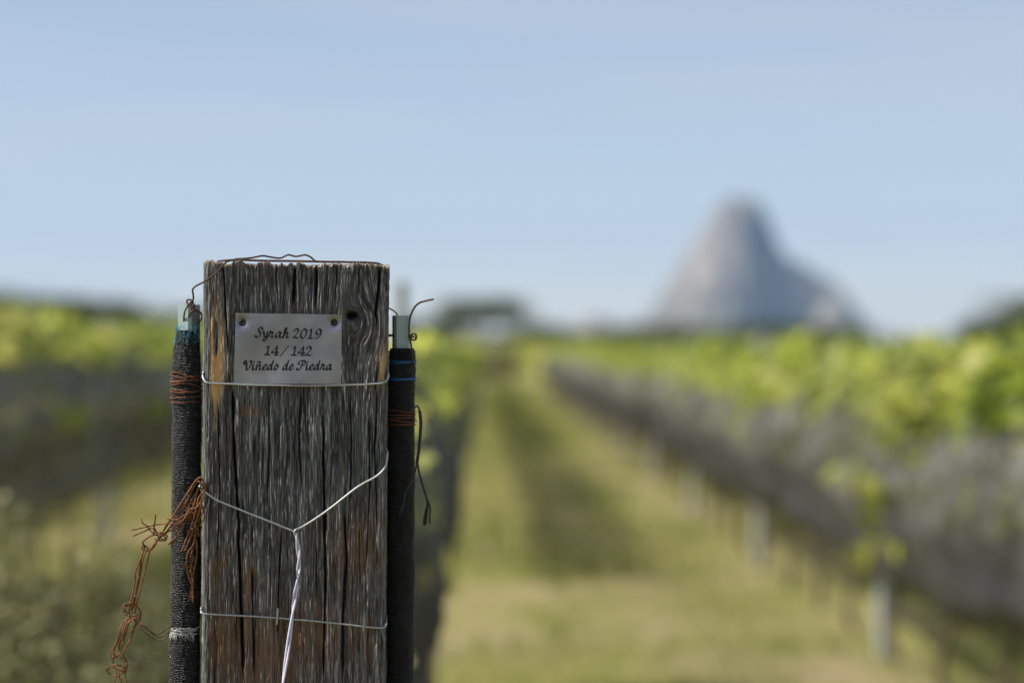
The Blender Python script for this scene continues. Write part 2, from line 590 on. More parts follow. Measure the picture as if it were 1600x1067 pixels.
G = G + 0.0011 * (fbm(U * 22, ZZ * 9, 31, 3) - 0.5) * 2
g1 = fbm(G / 0.0026, ZZ / 0.090, 1, 4)
g2 = fbm(G / 0.00085, ZZ / 0.020, 2, 3)
g3 = fbm(G / 0.0006, ZZ / 0.008, 3, 2)
chip = fbm(G / 0.006, ZZ / 0.02, 14, 4)
grain = 0.5 + 1.6 * (0.30 * g1 + 0.36 * g2 + 0.34 * g3 - 0.5)
H = 0.0008 * (g1 - 0.5) + 0.0016 * (g2 - 0.5) + 0.0010 * (g3 - 0.5) + 0.0010 * np.minimum(chip - 0.5, 0.06)
H -= 0.0030 * sstep(0.60, 0.72, fbm(G / 0.009, ZZ / 0.055, 41, 4))         # flaked hollows
crack = np.zeros_like(U)
def add_crack(pts, wpx, dep):
    global H, crack
    q = np.array([face_uv(a, b) for a, b in pts]); q = q[np.argsort(q[:, 1])]
    cx = np.interp(ZZ, q[:, 1], q[:, 0]) + 0.0012 * (fbm(ZZ * 60, ZZ * 0 + wpx, 77, 3) - 0.5)
    zin = sstep(q[0, 1] - 0.001, q[0, 1] + 0.018, ZZ) * (1 - sstep(q[-1, 1] - 0.015, q[-1, 1] + 0.001, ZZ) * (0 if q[-1, 1] > z_t - 0.004 else 1))
    ww = wpx * 0.000205 * (0.45 + 0.9 * fbm(ZZ * 40, ZZ * 0 + 3, int(wpx * 7), 3)) * zin + 1e-6
    e = np.exp(-((U - cx) / ww) ** 2) * zin
    H -= dep * e
    crack = np.maximum(crack, e)
for c_ in [([(459, 400), (458, 450), (455, 487)], 5, .010), ([(494, 400), (493, 450), (490, 488)], 4, .008),
           ([(592, 400), (591, 440), (586, 490), (590, 520)], 5, .009), ([(606, 400), (604, 500)], 4, .008),
           ([(362, 600), (366, 700), (372, 800), (376, 900), (380, 1000), (382, 1066)], 6, .012),
           ([(505, 640), (508, 760), (512, 900), (510, 1066)], 4.5, .008), ([(346, 408), (350, 470), (356, 560)], 3.5, .006),
           ([(540, 790), (545, 880), (540, 980), (542, 1066)], 7, .006), ([(420, 608), (421, 700), (418, 780)], 2.5, .004),
           ([(470, 605), (468, 680), (472, 770)], 3, .005), ([(548, 610), (551, 700), (549, 800)], 3, .005),
           ([(577, 640), (580, 760), (576, 900)], 2.6, .004), ([(442, 820), (438, 900), (437, 1010)], 3, .005),
           ([(395, 880), (397, 960), (400, 1066)], 3.5, .005), ([(430, 408), (430, 440), (432, 470)], 2.5, .004),
           ([(525, 408), (524, 440), (520, 480)], 2.5, .004), ([(560, 410), (558, 470)], 2.2, .004),
           ([(340, 620), (343, 760), (340, 880)], 2.6, .004), ([(590, 600), (588, 700), (592, 830)], 3, .004)]:
    add_crack(*c_)
r_c = random.Random(5)
for i in range(40):
    x0 = r_c.uniform(325, 600); y0 = r_c.uniform(405, 1000); ln = r_c.uniform(25, 120)
    add_crack([(x0, y0), (x0 + r_c.uniform(-4, 4), y0 + ln)], r_c.uniform(1.2, 2.6), r_c.uniform(.0010, .0026))
# knot hollow
hu, hz = face_uv(549, 493)
kh = np.exp(-(((U - hu) / 0.0052) ** 2 + ((ZZ - hz) / 0.0036) ** 2))
H -= 0.013 * kh
crack = np.maximum(crack, sstep(0.15, 0.7, kh))
H -= 0.003 * kw
crack = np.maximum(crack, 0.75 * sstep(.03, .2, kw) * sstep(.4, .6, fbm(U * 300, ZZ * 160, 19, 3)))
# broken, paler fibres on the left edge
def patch(px, py, rx, ry, s):
    a_, b_ = face_uv(px, py)
    d_ = ((U - a_) / (rx * 0.00058)) ** 2 + ((ZZ - b_) / (ry * 0.00058)) ** 2
    return np.exp(-d_) * sstep(0.40, 0.58, fbm(G / 0.004, ZZ / 0.03, s, 4) + 0.20 * np.exp(-d_))
Ul = np.where(U > hw + DEP, U - (U1[-1] + dseg[-1] + hw - RC) - hw + RC, U)      # the left side face runs on to negative u
U_keep = U; U = Ul
fresh = np.clip(2.6 * patch(326, 566, 18, 62, 61) + 0.45 * patch(322, 480, 7, 60, 62) + 0.9 * patch(316, 640, 7, 70, 63)
                + 0.8 * patch(318, 740, 6, 60, 65) + 0.8 * patch(598, 572, 9, 34, 64) + 0.9 * patch(317, 900, 6, 130, 66), 0, 1)
stain = np.clip(1.3 * patch(345, 1010, 45, 70, 71) + 1.2 * patch(430, 1020, 60, 80, 72) + 0.9 * patch(565, 860, 45, 55, 73)
                + 1.0 * patch(392, 905, 14, 40, 74) + 0.8 * patch(340, 880, 25, 40, 75) + patch(395, 642, 22, 9, 76)
                + 0.7 * patch(470, 488, 90, 4, 79) + 0.8 * patch(520, 990, 50, 60, 80) + 0.6 * patch(590, 1010, 20, 60, 81), 0, 1)
H -= 0.0045 * sstep(0.0, 1.0, np.exp(-(((U + hw) / 0.010) ** 2)) * sstep(0.5, 0.62, fbm(ZZ * 24, U * 90, 90, 4)))
U = U_keep
topn = sstep(z_t - 0.004, z_t, ZZ)
fresh = np.maximum(fresh, 0.5 * topn * sstep(0.35, 0.6, vn(U * 900, ZZ * 0, 8)))
edge_pale = sstep(z_t - 0.006, z_t - 0.001, ZZ)
t_ = np.clip((z_t - ZZ) / (z_t - z_b), 0, 1.6)
sc = (hw + (hw_b - hw) * t_) / hw
xcen = xc0 + (xc_b - xc0) * t_
topdrop = -0.0028 * (lx + hw) / (2 * hw) - 0.0030 * vn(U * 420, ZZ * 0, 5) - 0.0032 * vn(U * 110, ZZ * 0, 15) - 0.0016 * vn(U * 1500, ZZ * 0, 6) - 0.004 * crack
zl = ZZ + topdrop * np.exp(-(z_t - ZZ) / 0.012)
px_ = lx * sc + nxp * H + xcen; py_ = ly + nyp * H
Vp = C0[None, None] + px_[..., None] * R_ - py_[..., None] * N_
Vp[..., 2] = CAMZ + zl
nr = len(zs)
id_ = np.arange(nr * npm).reshape(nr, npm)
idr = np.roll(id_, -1, axis=1)
PF = np.stack([id_[:-1], id_[1:], idr[1:], idr[:-1]], -1).reshape(-1, 4)
base_post = C0 + R_ * xc_b - N_ * DEP / 2; base_post[2] = 0
post = thing("wooden_post", base_post, "grey weathered square timber end post carrying the small metal plate", "post")
mesh_obj("timber", Vp.reshape(-1, 3), PF, M['wood'], post, attrs={"grain": grain.ravel(), "stain": stain.ravel(), "fresh": fresh.ravel(), "crack": np.clip(crack, 0, 1).ravel()})
ring = Vp[0]
cen = ring.mean(0)
Vc = [ring]
for s_ in (0.985, 0.9, 0.7, 0.4, 0.1):
    q = cen + (ring - cen) * s_
    q[:, 2] = ring[:, 2] * (s_ > 0.95) + (s_ <= 0.95) * cen[2] + 0.001 * (vn(q[:, 0] * 600, q[:, 1] * 600, 4) - 0.5) + (0.0006 if s_ > .95 else 0)
    Vc.append(q)
Vc = np.concatenate(Vc)
ic = np.arange(6 * npm).reshape(6, npm); icr = np.roll(ic, -1, axis=1)
CF = np.stack([ic[:-1], icr[:-1], icr[1:], ic[1:]], -1).reshape(-1, 4)
Fl = [tuple(f) for f in CF] + [tuple(ic[-1])]
mesh_obj("end_grain", Vc, Fl, M['end'], post)

# ------------------------------------------------------------------ the name plate
OFF = 0.0042
corners = [(368, 489), (534, 491.5), (533, 600), (365, 599)]
def plate_pt(s, t, off):
    a_ = np.array(corners, float)
    q = (a_[0] * (1 - s) + a_[1] * s) * (1 - t) + (a_[3] * (1 - s) + a_[2] * s) * t
    return face(q[0], q[1], off)
pc = plate_pt(0.5, 0.5, OFF)
sign = thing("name_plate", pc, "small brushed metal plate engraved with three lines of script, screwed to the post", "plate")
ns, nt_ = 84, 56
ss, tt = np.meshgrid(lin(0, 1, ns), lin(0, 1, nt_))
SC = [(378.5, 503.5), (522, 504)]
def dent(px, py):
    z = 0.0
    for a_, b_ in SC:
        r = math.hypot(px - a_, py - b_)
        z -= 0.0024 * math.exp(-(r / 8.0) ** 2)
    z += 0.0005 * math.exp(-((px - 528) / 10) ** 2 - ((py - 520) / 14) ** 2)
    z += 0.0022 * math.sin((px - 368) / 166 * 3.1) * 0.5 + 0.0006 * math.sin((px - 368) / 166 * 7 + (py - 490) / 110 * 3) + 0.00025 * math.sin(py * 0.06 + px * 0.02)
    return z
Vf = []
for j in range(nt_):
    for i in range(ns):
        s, t = ss[j, i], tt[j, i]
        a_ = np.array(corners, float)
        q = (a_[0] * (1 - s) + a_[1] * s) * (1 - t) + (a_[3] * (1 - s) + a_[2] * s) * t
        Vf.append(face(q[0], q[1], OFF + dent(q[0], q[1])))
Vf = np.array(Vf)
Vb = Vf - N_ * 0.0011
nb = ns * nt_
Fp = []
for j in range(nt_ - 1):
    for i in range(ns - 1):
        a_ = j * ns + i
        Fp.append((a_, a_ + ns, a_ + ns + 1, a_ + 1)); Fp.append((nb + a_, nb + a_ + 1, nb + a_ + ns + 1, nb + a_ + ns))
bord = [i for i in range(ns)] + [j * ns + ns - 1 for j in range(1, nt_)] + [(nt_ - 1) * ns + i for i in range(ns - 2, -1, -1)] + [j * ns for j in range(nt_ - 2, 0, -1)]
for a_, b_ in zip(bord, bord[1:] + bord[:1]): Fp.append((a_, b_, nb + b_, nb + a_))
pl = mesh_obj("metal_sheet", np.vstack([Vf, Vb]), Fp, M['plate'], sign)
mod = pl.modifiers.new("edges", 'EDGE_SPLIT'); mod.split_angle = math.radians(50)
for (a_, b_) in SC:                                            # pan head screws
    mb = MB()
    o0 = face(a_, b_, OFF + dent(a_, b_) + 0.0002)
    prof = [(0.0034, 0.0), (0.0034, 0.0005), (0.0030, 0.0012), (0.0020, 0.0016), (0.0016, 0.0016), (0.0013, 0.0006), (0.0003, 0.0005)]
    V = []
    for r, h in prof:
        for k in range(24):
            t = k / 24 * 2 * math.pi
            rr = r
            if h == 0.0006 or (r == 0.0016 and h == 0.0016): rr = r * (0.62 + 0.38 * abs(math.cos(2 * t)))
            V.append(o0 + R_ * rr * math.cos(t) + np.array([0, 0, 1]) * rr * math.sin(t) + N_ * h)
    F = []
    for i in range(len(prof) - 1):
        for k in range(24): F.append((i * 24 + k, i * 24 + (k + 1) % 24, (i + 1) * 24 + (k + 1) % 24, (i + 1) * 24 + k))
    F.append(tuple((len(prof) - 1) * 24 + k for k in range(24)))
    mb.add(V, F)
    mb.build("screw", M['screw'], sign)

GL = {
 'S': [[(.97, 1.38), (.9, 1.62), (.68, 1.72), (.44, 1.52), (.45, 1.18), (.62, .85), (.66, .45), (.45, .08), (.16, .0), (.0, .2), (.1, .38)]],
 'y': [[(.02, .72), (.16, .98), (.24, .6), (.24, .18), (.42, .04), (.68, .4), (.9, 1.0)], [(.92, 1.0), (.8, .4), (.62, -.35), (.32, -.62), (.1, -.45), (.3, -.15), (.98, .2)]],
 'r': [[(.0, .12), (.2, .7), (.3, 1.08), (.36, .92)], [(.34, .95), (.6, .9), (.66, .78), (.5, .3), (.6, .03), (.98, .3)]],
 'a': [[(.76, .82), (.58, 1.0), (.22, .72), (.08, .25), (.2, .02), (.45, .25), (.76, .95)], [(.8, 1.0), (.68, .4), (.66, .1), (.78, .02), (1.0, .25)]],
 'h': [[(.0, .1), (.4, .9), (.6, 1.55), (.52, 1.76), (.38, 1.5), (.14, .0)], [(.2, .3), (.48, .85), (.66, .95), (.7, .75), (.6, .2), (.7, .02), (1.0, .28)]],
 '2': [[(.22, 1.22), (.28, 1.5), (.55, 1.66), (.84, 1.45), (.78, 1.05), (.4, .5), (.03, .08)], [(.03, .08), (.4, .1), (.72, .03), (.95, .2)]],
 '0': [[(.62, 1.64), (.34, 1.4), (.12, .8), (.12, .25), (.34, .02), (.62, .2), (.86, .8), (.9, 1.35), (.62, 1.64)]],
 '1': [[(.28, 1.38), (.55, 1.5), (.82, 1.66)], [(.80, 1.62), (.62, .8), (.46, .04)], [(.05, .04), (.5, .06), (.9, .04)]],
 '9': [[(.9, 1.25), (.8, 1.55), (.56, 1.64), (.26, 1.3), (.26, .92), (.5, .75), (.8, 1.05), (.92, 1.45), (.84, .8), (.52, .22), (.06, .02)]],
 '4': [[(.82, 1.64), (.4, 1.05), (.03, .48), (.5, .5), (1.0, .5)], [(.82, 1.64), (.74, .9), (.62, .04)], [(.4, .03), (.65, .05), (.92, .03)]],
 '/': [[(.0, -.22), (.5, .78), (1.0, 1.76)]],
 'V': [[(.1, 1.1), (.0, 1.42), (.14, 1.7), (.3, 1.55), (.34, .9), (.32, .25), (.42, .03), (.66, .35), (.9, 1.05), (.96, 1.55), (.84, 1.7), (.74, 1.5)]],
 'i': [[(.3, 1.0), (.2, .5), (.15, .12), (.4, .02), (1.0, .35)], [(.52, 1.42), (.6, 1.5)]],
 'ñ': [[(.2, 1.0), (.1, .5), (.0, .0)], [(.08, .35), (.38, .85), (.56, .97), (.62, .75), (.54, .2), (.66, .02), (1.0, .3)], [(.22, 1.36), (.38, 1.5), (.62, 1.38), (.82, 1.52)]],
 'e': [[(.14, .45), (.55, .55), (.82, .8), (.66, 1.0), (.28, .75), (.08, .3), (.28, .02), (.62, .08), (1.0, .4)]],
 'd': [[(.64, .82), (.48, 1.0), (.2, .72), (.06, .25), (.18, .02), (.4, .25), (.66, .95)], [(.9, 1.74), (.72, 1.0), (.58, .3), (.66, .03), (1.0, .3)]],
 'o': [[(.55, 1.0), (.22, .75), (.08, .3), (.3, .02), (.66, .3), (.8, .75), (.55, 1.0)], [(.76, .86), (1.0, .8)]],
 'P': [[(.68, 1.45), (.52, .75), (.36, .15), (.1, .0), (.0, .2), (.14, .35)], [(.22, 1.05), (.2, 1.4), (.46, 1.7), (.84, 1.68), (1.0, 1.35), (.84, .95), (.58, .85)]],
}
LINES = [
 (528.0, 8.9, [('S', 399.2, 410.4), ('y', 410.6, 419.4), ('r', 419.7, 429.4), ('a', 430, 441), ('h', 441, 452.5), ('2', 458, 467.5), ('0', 469, 480), ('1', 481, 488.5), ('9', 491.5, 502.8)], 0.025),
 (555.0, 8.4, [('1', 413, 422), ('4', 424.5, 435), ('/', 437.5, 451), ('1', 455, 463.5), ('4', 465.8, 476), ('2', 477, 487.5)], 0.015),
 (577.8, 8.3, [('V', 381, 393.5), ('i', 394, 399.6), ('ñ', 400, 410.3), ('e', 410.5, 417.4), ('d', 417.5, 428.2), ('o', 428.5, 435.4), ('d', 441.4, 452), ('e', 452, 458.7), ('P', 464, 477.5), ('i', 478, 483), ('e', 483.3, 490.2), ('d', 490.4, 501), ('r', 501, 509.8), ('a', 509.7, 518.8)], 0.0),
]
lev = 0
for by, xh, gl, slope in LINES:
    mb = MB()
    for ch, x0, x1 in gl:
        for st in GL[ch]:
            pts = spline(st, 9)
            pp = np.array([(x0 + (x1 - x0) * a_, by - xh * b_) for a_, b_ in pts])
            pp[:, 1] += (pp[:, 0] - 450) * slope
            d = np.gradient(pp, axis=0); an = np.arctan2(-d[:, 1], d[:, 0])
            wd = 0.85 + 1.95 * np.abs(np.sin(an - math.radians(38))) ** 1.3
            if len(st) == 2: wd = np.full(len(pp), 1.8)
            lev += 1
            for i in range(len(pp)):
                # disc
                off = OFF + dent(*pp[i]) + 0.00022 + (lev % 40) * 4e-7 + (i % 2) * 2e-7
                V = [face(pp[i, 0] + wd[i] * 0.62 * math.cos(t), pp[i, 1] + wd[i] * 0.62 * math.sin(t), off) for t in np.arange(8) / 8 * 2 * math.pi]
                mb.add(V, [tuple(range(7, -1, -1))])
                if i + 1 < len(pp):
                    d_ = pp[i + 1] - pp[i]; L = np.hypot(*d_) + 1e-9
                    nn = np.array([-d_[1], d_[0]]) / L
                    q = [pp[i] + nn * wd[i] * .62, pp[i] - nn * wd[i] * .62, pp[i + 1] - nn * wd[i + 1] * .62, pp[i + 1] + nn * wd[i + 1] * .62]
                    mb.add([face(a_[0], a_[1], off + 1e-7) for a_ in q], [(0, 1, 2, 3)])
    mb.build("lettering", M['ink'], sign, smooth=False)


# ------------------------------------------------------------------ wires on the post
def fpath(pts, n=8):
    """pts (px, py, metres out of the face)"""
    q = spline([(a, b, c) for a, b, c in pts], n)
    kn = [0.5 * (vn(i * .31, len(q) * 1.7, 4) - .5) + 0.5 * (vn(i * .11, len(q) * 1.3, 9) - .5) for i in range(len(q))]
    return np.array([face(a, b + 1.1 * kn[i], c) for i, (a, b, c) in enumerate(q)])


mm = 0.001
loops = thing("steel_wire", face(460, 601, 0), "thin galvanised wire running round the post just under the plate", "wire")
mb = MB()
mb.tube(fpath([(335, 574, -60 * mm), (320, 580, -8 * mm), (317, 586, -3 * mm), (319.5, 594, 1.2 * mm), (328, 598.5, 3.2 * mm), (360, 599.8, 3.6 * mm), (400, 601.4, 4.6 * mm), (480, 602.3, 4.8 * mm), (545, 601.2, 4.0 * mm), (580, 600, 3.4 * mm), (598, 598, 3 * mm), (605.5, 592, 0), (606.3, 583, -5 * mm), (602, 566, -50 * mm)]), 0.00098, 8)
mb.build("wire_strand", M['galv'], loops)

vw = thing("steel_wire", face(460, 830, 0), "bright steel wire hung as a V over the post, its two ends twisted together downwards", "wire")
mb = MB()
mb.tube(fpath([(330, 748, -50 * mm), (313, 757, -6 * mm), (314, 764, -1 * mm), (322, 770, 2.4 * mm), (345, 784, 3.2 * mm), (400, 806, 3.4 * mm), (440, 822, 4 * mm), (460, 830.5, 5 * mm)]), 0.00102, 8)
mb.tube(fpath([(600, 694, -50 * mm), (605, 706, -5 * mm), (603.8, 722, 0.5 * mm), (599, 734, 2.4 * mm), (585, 746, 3 * mm), (560, 760, 3.2 * mm), (520, 791, 3.4 * mm), (490, 812, 4 * mm), (470, 824, 5 * mm), (461.5, 828, 6.4 * mm), (459.5, 834, 6.5 * mm)]), 0.00102, 8)
mb.build("yoke", M['galv'], vw)
axis = np.array([face(a, b, c * mm) for a, b, c in spline([(461.5, 832, 5.5), (465, 850, 6), (467, 872, 7), (466, 895, 9), (461, 930, 13), (455, 975, 19), (448, 1025, 26), (441, 1075, 33), (425, 1200, 55), (380, 1560, 130)], 26)])
dist = np.concatenate([[0], np.cumsum(np.linalg.norm(np.diff(axis, axis=0), axis=1))])
# the pitch lengthens downwards
ph = np.interp(dist, [0, .02, .04, .075, .14, .25, .9], [0.6, 4.0, 7.6, 11.2, 14.2, 16.6, 24])
for k in range(2):
    r = 0.00112
    Q = axis + r * (np.cos(ph + k * math.pi)[:, None] * R_ + np.sin(ph + k * math.pi)[:, None] * N_)
    mb = MB(); mb.tube(Q, 0.00108, 8)
    mb.build("twisted_strand", M['lilac'], vw)

lw = thing("steel_wire", face(460, 968, 0), "dull galvanised wire sloping across the lower post behind the twisted strand", "wire")
mb = MB()
mb.tube(fpath([(330, 935, -50 * mm), (316, 947, -6 * mm), (314.5, 953.5, -1 * mm), (317, 958, 2.2 * mm), (340, 959.5, 3 * mm), (390, 962, 3.2 * mm), (433, 965, 3.2 * mm), (500, 971, 3.2 * mm), (560, 977.5, 3.2 * mm), (590, 980.5, 2.6 * mm), (601.5, 979, 0), (603.5, 971, -6 * mm), (602, 955, -50 * mm)]), 0.0009, 8)
mb.build("wire_strand", M['galv'], lw)
stp = thing("fence_staple", face(433, 964, 0), "short steel staple holding the lower wire to the post", "staple")
mb = MB()
mb.tube(fpath([(434, 951, -6 * mm), (434, 951, 2.5 * mm), (433.8, 953, 4.6 * mm), (433.2, 963, 5.2 * mm), (432.6, 973, 4.6 * mm), (432.4, 975, 2.5 * mm), (432.4, 975, -6 * mm)], 6), 0.0011, 8)
mb.build("bent_pin", M['galv'], stp)

tw = thing("dark_wire", face(460, 408, -0.02), "dark rusted wire stretched across the top of the post, its wavy end sticking up", "wire")
mb = MB()
mb.tube(fpath([(318, 441, 2 * mm), (336, 428, 2.4 * mm), (350, 413, 2 * mm), (357, 408.5, -2 * mm), (369, 405, -5 * mm), (393, 403, -10 * mm), (410, 400, -14 * mm), (424, 402, -17 * mm), (438, 403.4, -20 * mm), (447, 399.5, -22 * mm), (452, 398.5, -23 * mm), (462, 401, -25 * mm), (477, 398.5, -28 * mm), (484, 401, -30 * mm), (490, 406, -31 * mm), (493, 408, -32 * mm)]), 0.00085, 7)
mb.build("wavy_end", M['darkrust'], tw)
mb = MB()
mb.tube(fpath([(340, 409.6, -60 * mm), (346, 407.4, -8 * mm), (370, 406.6, -3 * mm), (400, 407.2, -2 * mm), (460, 408, -2 * mm), (520, 409.4, -2 * mm), (560, 410, -2 * mm), (585, 411, -3 * mm), (594, 413, -8 * mm), (600, 416, -60 * mm)]), 0.00105, 7)
mb.build("taut_strand", M['darkrust'], tw)
mb = MB()
YL = 2.232
lp = lambda pts, n=8: np.array([P(a, b, YL + c * mm) for a, b, c in spline(pts, n)])
mb.tube(np.vstack([lp([(287, 503, -2), (288, 490, -8), (292, 480, -10), (298, 472, -9), (302, 474, -7), (303, 482, -7), (298, 490, -8), (293, 499, -4), (290, 504, 0)])]), 0.0008, 7)
mb.tube(lp([(318, 441, -30), (306, 447, -28), (301, 453, -24), (302, 461, -18), (302, 467, -12), (299, 475, -8), (294, 476, -6), (292, 470, -5), (297, 468, -9), (302, 472, -10)]), 0.00085, 7)
mb.tube(lp([(293, 477, -4), (300, 482, -5), (308, 486, -3), (314, 489, -1), (316, 495, -2), (313, 501, -4), (310, 503, 2)]), 0.00085, 7)
mb.build("hooked_end", M['darkrust'], tw)


# ------------------------------------------------------------------ stakes wrapped in black net
def sq_tube(cx, cy, z0, z1, side, yaw, wall=0.0016):
    V = []; F = []
    def ringpts(s, z):
        h = s / 2; b = 0.14 * s
        pts = [(-h + b, -h), (h - b, -h), (h, -h + b), (h, h - b), (h - b, h), (-h + b, h), (-h, h - b), (-h, -h + b)]
        return [(cx + x * math.cos(yaw) - y * math.sin(yaw), cy + x * math.sin(yaw) + y * math.cos(yaw), z) for x, y in pts]
    rings = [ringpts(side, z) for z in (z0, z1 - 0.03, z1 - 0.015, z1)] + [ringpts(side - 2 * wall, z1), ringpts(side - 2 * wall, z1 - 0.03)]
    for r in rings: V += r
    for i in range(len(rings) - 1):
        for j in range(8): F.append((i * 8 + j, i * 8 + (j + 1) % 8, (i + 1) * 8 + (j + 1) % 8, (i + 1) * 8 + j))
    F.append(tuple(40 + j for j in range(8)))
    return V, F


def sleeve(prof, Yc, z_low, seed, depth_ratio=0.9, na=150):
    """prof: (py, left px, right px) measured outline; returns V, F and functions for the surface"""
    prof = np.array(prof, float)
    zz = np.concatenate([lin(prof[0, 0], 1075, 760), lin(1080, 533.5 + CAMZ / Yc * FPX, 60)])     # py values
    l = np.interp(zz, prof[:, 0], prof[:, 1]); r = np.interp(zz, prof[:, 0], prof[:, 2])
    th = np.arange(na) / na * 2 * math.pi
    TH, PY = np.meshgrid(th, zz)
    k = Yc / FPX
    cx = ((l + r) / 2 - 800) * k; rad = (r - l) / 2 * k
    zw = CAMZ + (533.5 - PY) * k
    ribs = PY / 3.7 + 0.9 * (fbm(TH * 1.4, PY / 16, seed, 3) - 0.5) * 2
    rib = np.abs(np.sin(ribs * math.pi))
    knit = vn(TH * na / 6.0 + 40 * vn(PY / 3.7, PY * 0, 3), np.floor(ribs) * 3.1, seed + 2)
    lump = fbm(TH * 1.6, PY / 26, seed + 5, 4) - 0.5
    fine = vn(TH * 24, PY / 1.4, seed + 9) - 0.5
    h = 0.0012 * (rib ** 0.7 - 0.5) * (0.55 + 0.9 * knit) + 0.0022 * lump + 0.0008 * fine
    # loose gathered folds near the top
    fold = np.exp(-(PY - prof[0, 0]) / 30.0)
    h += fold * 0.0016 * (vn(TH * 7 + PY / 26, PY / 60, seed + 4) - 0.5) * 2
    rr = rad[:, None] + h - 0.0006
    x = cx[:, None] + rr * np.sin(TH); y = Yc - rr * depth_ratio * np.cos(TH)
    glints = sstep(.60, .82, knit) * rib ** 2 * (0.35 + 0.9 * fbm(TH * 1.2, PY / 22, seed + 12, 3))
    V = np.stack([x, y, zw], -1)
    n = len(zz)
    i = np.arange(n * na).reshape(n, na); ir = np.roll(i, -1, axis=1)
    F = np.stack([i[:-1], ir[:-1], ir[1:], i[1:]], -1).reshape(-1, 4)
    def surf(py, t, out=0.0006):
        a = np.interp(py, zz, cx); b = np.interp(py, zz, rad)
        return np.array([a + (b + out) * math.sin(t), Yc - (b + out) * depth_ratio * math.cos(t), CAMZ + (533.5 - py) * k])
    return V.reshape(-1, 3), F, surf, glints.ravel()


def wrap(mb, surf, py, turns=1.0, drop=2.0, r=0.0005, t0=-2.8, wob=1.0, out=0.0006, seed=0):
    n = int(60 * turns)
    pts = []
    for i in range(n + 1):
        t = t0 + i / n * turns * 2 * math.pi
        p_ = py + drop * i / n + wob * math.sin(t * 1.7 + seed) * 1.2 + wob * math.sin(t * 3.1 + seed * 2) * 0.6
        pts.append(surf(p_, t, out + 0.0004 * math.sin(t * 5 + seed)))
    mb.tube(np.array(pts), r, 6)


k = YL / FPX
sl = thing("net_wrapped_stake", (P(292, 600, YL)[0], YL, 0), "stake left of the post in a black net sleeve bound with rust red wire", "stake")
V, F = sq_tube((294.5 - 800) * k, YL + 0.004, -0.02, CAMZ + (533.5 - 476) * k, 0.0164, math.radians(56))
so = mesh_obj("stake", V, F, M['stake'], sl, smooth=False)
PL = [(516, 277, 309), (530, 275, 310.5), (548, 271, 312.5), (570, 269, 314), (600, 268, 314), (640, 269, 315), (760, 268, 315), (880, 267, 314), (960, 265.5, 313), (985, 266.5, 312), (1010, 264.5, 313), (1075, 264, 313), (3000, 264, 313)]
V, F, surfL, glints = sleeve(PL, YL, 0, 3)
mesh_obj("net_sleeve", V, F, M['sleeve'], sl, attrs={"glint": glints})
mb = MB()
for i, (py, tr, dr, wb) in enumerate([(583, 1.0, 5, 2.2), (588, 1.1, -2, 1.8), (592, 1.0, 4, 1.5), (597, 1.0, -3, 2.0), (599, 1.0, 4, 1.4), (609, 1.0, 2, 1.2), (612, 1.0, -1, 1.0), (621, 1.0, -2, .8), (628, 1.0, 1, .8)]):
    wrap(mb, surfL, py, tr, dr, 0.00048, -3.0, wb, 0.0009, i * 1.3)
mb.build("tie_wire", M['redwire'], sl)
rb = random.Random(11)
mb = MB()
for i in range(170):                                   # frayed blue threads wound round the top
    t = rb.uniform(-2.6, 2.6); py = 507 + rb.random() ** 1.4 * 26
    q = []
    dt = rb.uniform(-.25, .25); dp = rb.uniform(2, 8); o = rb.uniform(.0002, .0016)
    for j in range(4):
        q.append(surfL(max(py + dp * j / 3, 504), t + dt * j / 3, o + 0.0004 * math.sin(j * 2.2 + i) + (0.0005 if py < 516 else 0)))
    mb.tube(np.array(q), 0.00016, 4)
mb.build("blue_thread", M['blue'], sl)
mb = MB()
for i in range(90):
    t = rb.uniform(-1.2, 0.9); py = rb.uniform(978, 990)
    q = [surfL(py + rb.uniform(-1, 1) * (1 if j else 0), t + j * .09, .0008 + rb.uniform(0, .0008)) for j in range(rb.randint(3, 6))]
    mb.tube(np.array(q), 0.00022, 4)
for i in range(60):
    t = rb.uniform(-1.2, 0.7); py = rb.uniform(984, 992)
    q = [surfL(py + j * rb.uniform(1.5, 3.2), t + j * .03, .0010 - j * .0001) for j in range(4)]
    mb.tube(np.array(q), 0.00017, 4)
mb.build("frayed_band", M['fray'], sl)

YR = 2.255
k = YR / FPX
sr = thing("net_wrapped_stake", (P(627, 600, YR)[0], YR, 0), "stake right of the post in a darker black net sleeve ringed by two blue threads", "stake")
V, F = sq_tube((626.5 - 800) * k, YR + 0.003, -0.02, CAMZ + (533.5 - 493) * k, 0.0150, math.radians(12))
mesh_obj("stake", V, F, M['stake'], sr, smooth=False)
PR = [(544, 611, 646), (550, 608, 648), (575, 606.5, 649), (620, 605, 648.5), (700, 604.5, 648.5), (860, 604, 648), (1075, 603.5, 647), (3000, 603.5, 647)]
V, F, surfR, glints = sleeve(PR, YR, 0, 17)
mesh_obj("net_sleeve", V, F, M['sleeve'], sr, attrs={"glint": glints * 0.25})
mb = MB()
for i, (py, dr) in enumerate([(640, 4), (645, 5), (652, 2), (656, 3), (660, 5)]): wrap(mb, surfR, py, 1.0, dr, 0.00045, -3.0, .8, 0.0009, i * 2.1)
mb.build("tie_wire", M['redwire'], sr)
mb = MB()
for py, dr in ((566, -4), (567.6, -4), (569, -3.6), (591.5, -1.5), (593, -1.5), (594.3, -1.2)): wrap(mb, surfR, py, 1.0, dr, 0.00050, -3.0, .5, 0.0008, py)
mb.build("blue_thread", M['deepblue'], sr)
def rp(pts, n=8): return np.array([P(a, b, YR + c * mm) for a, b, c in spline(pts, n)])
mb = MB()
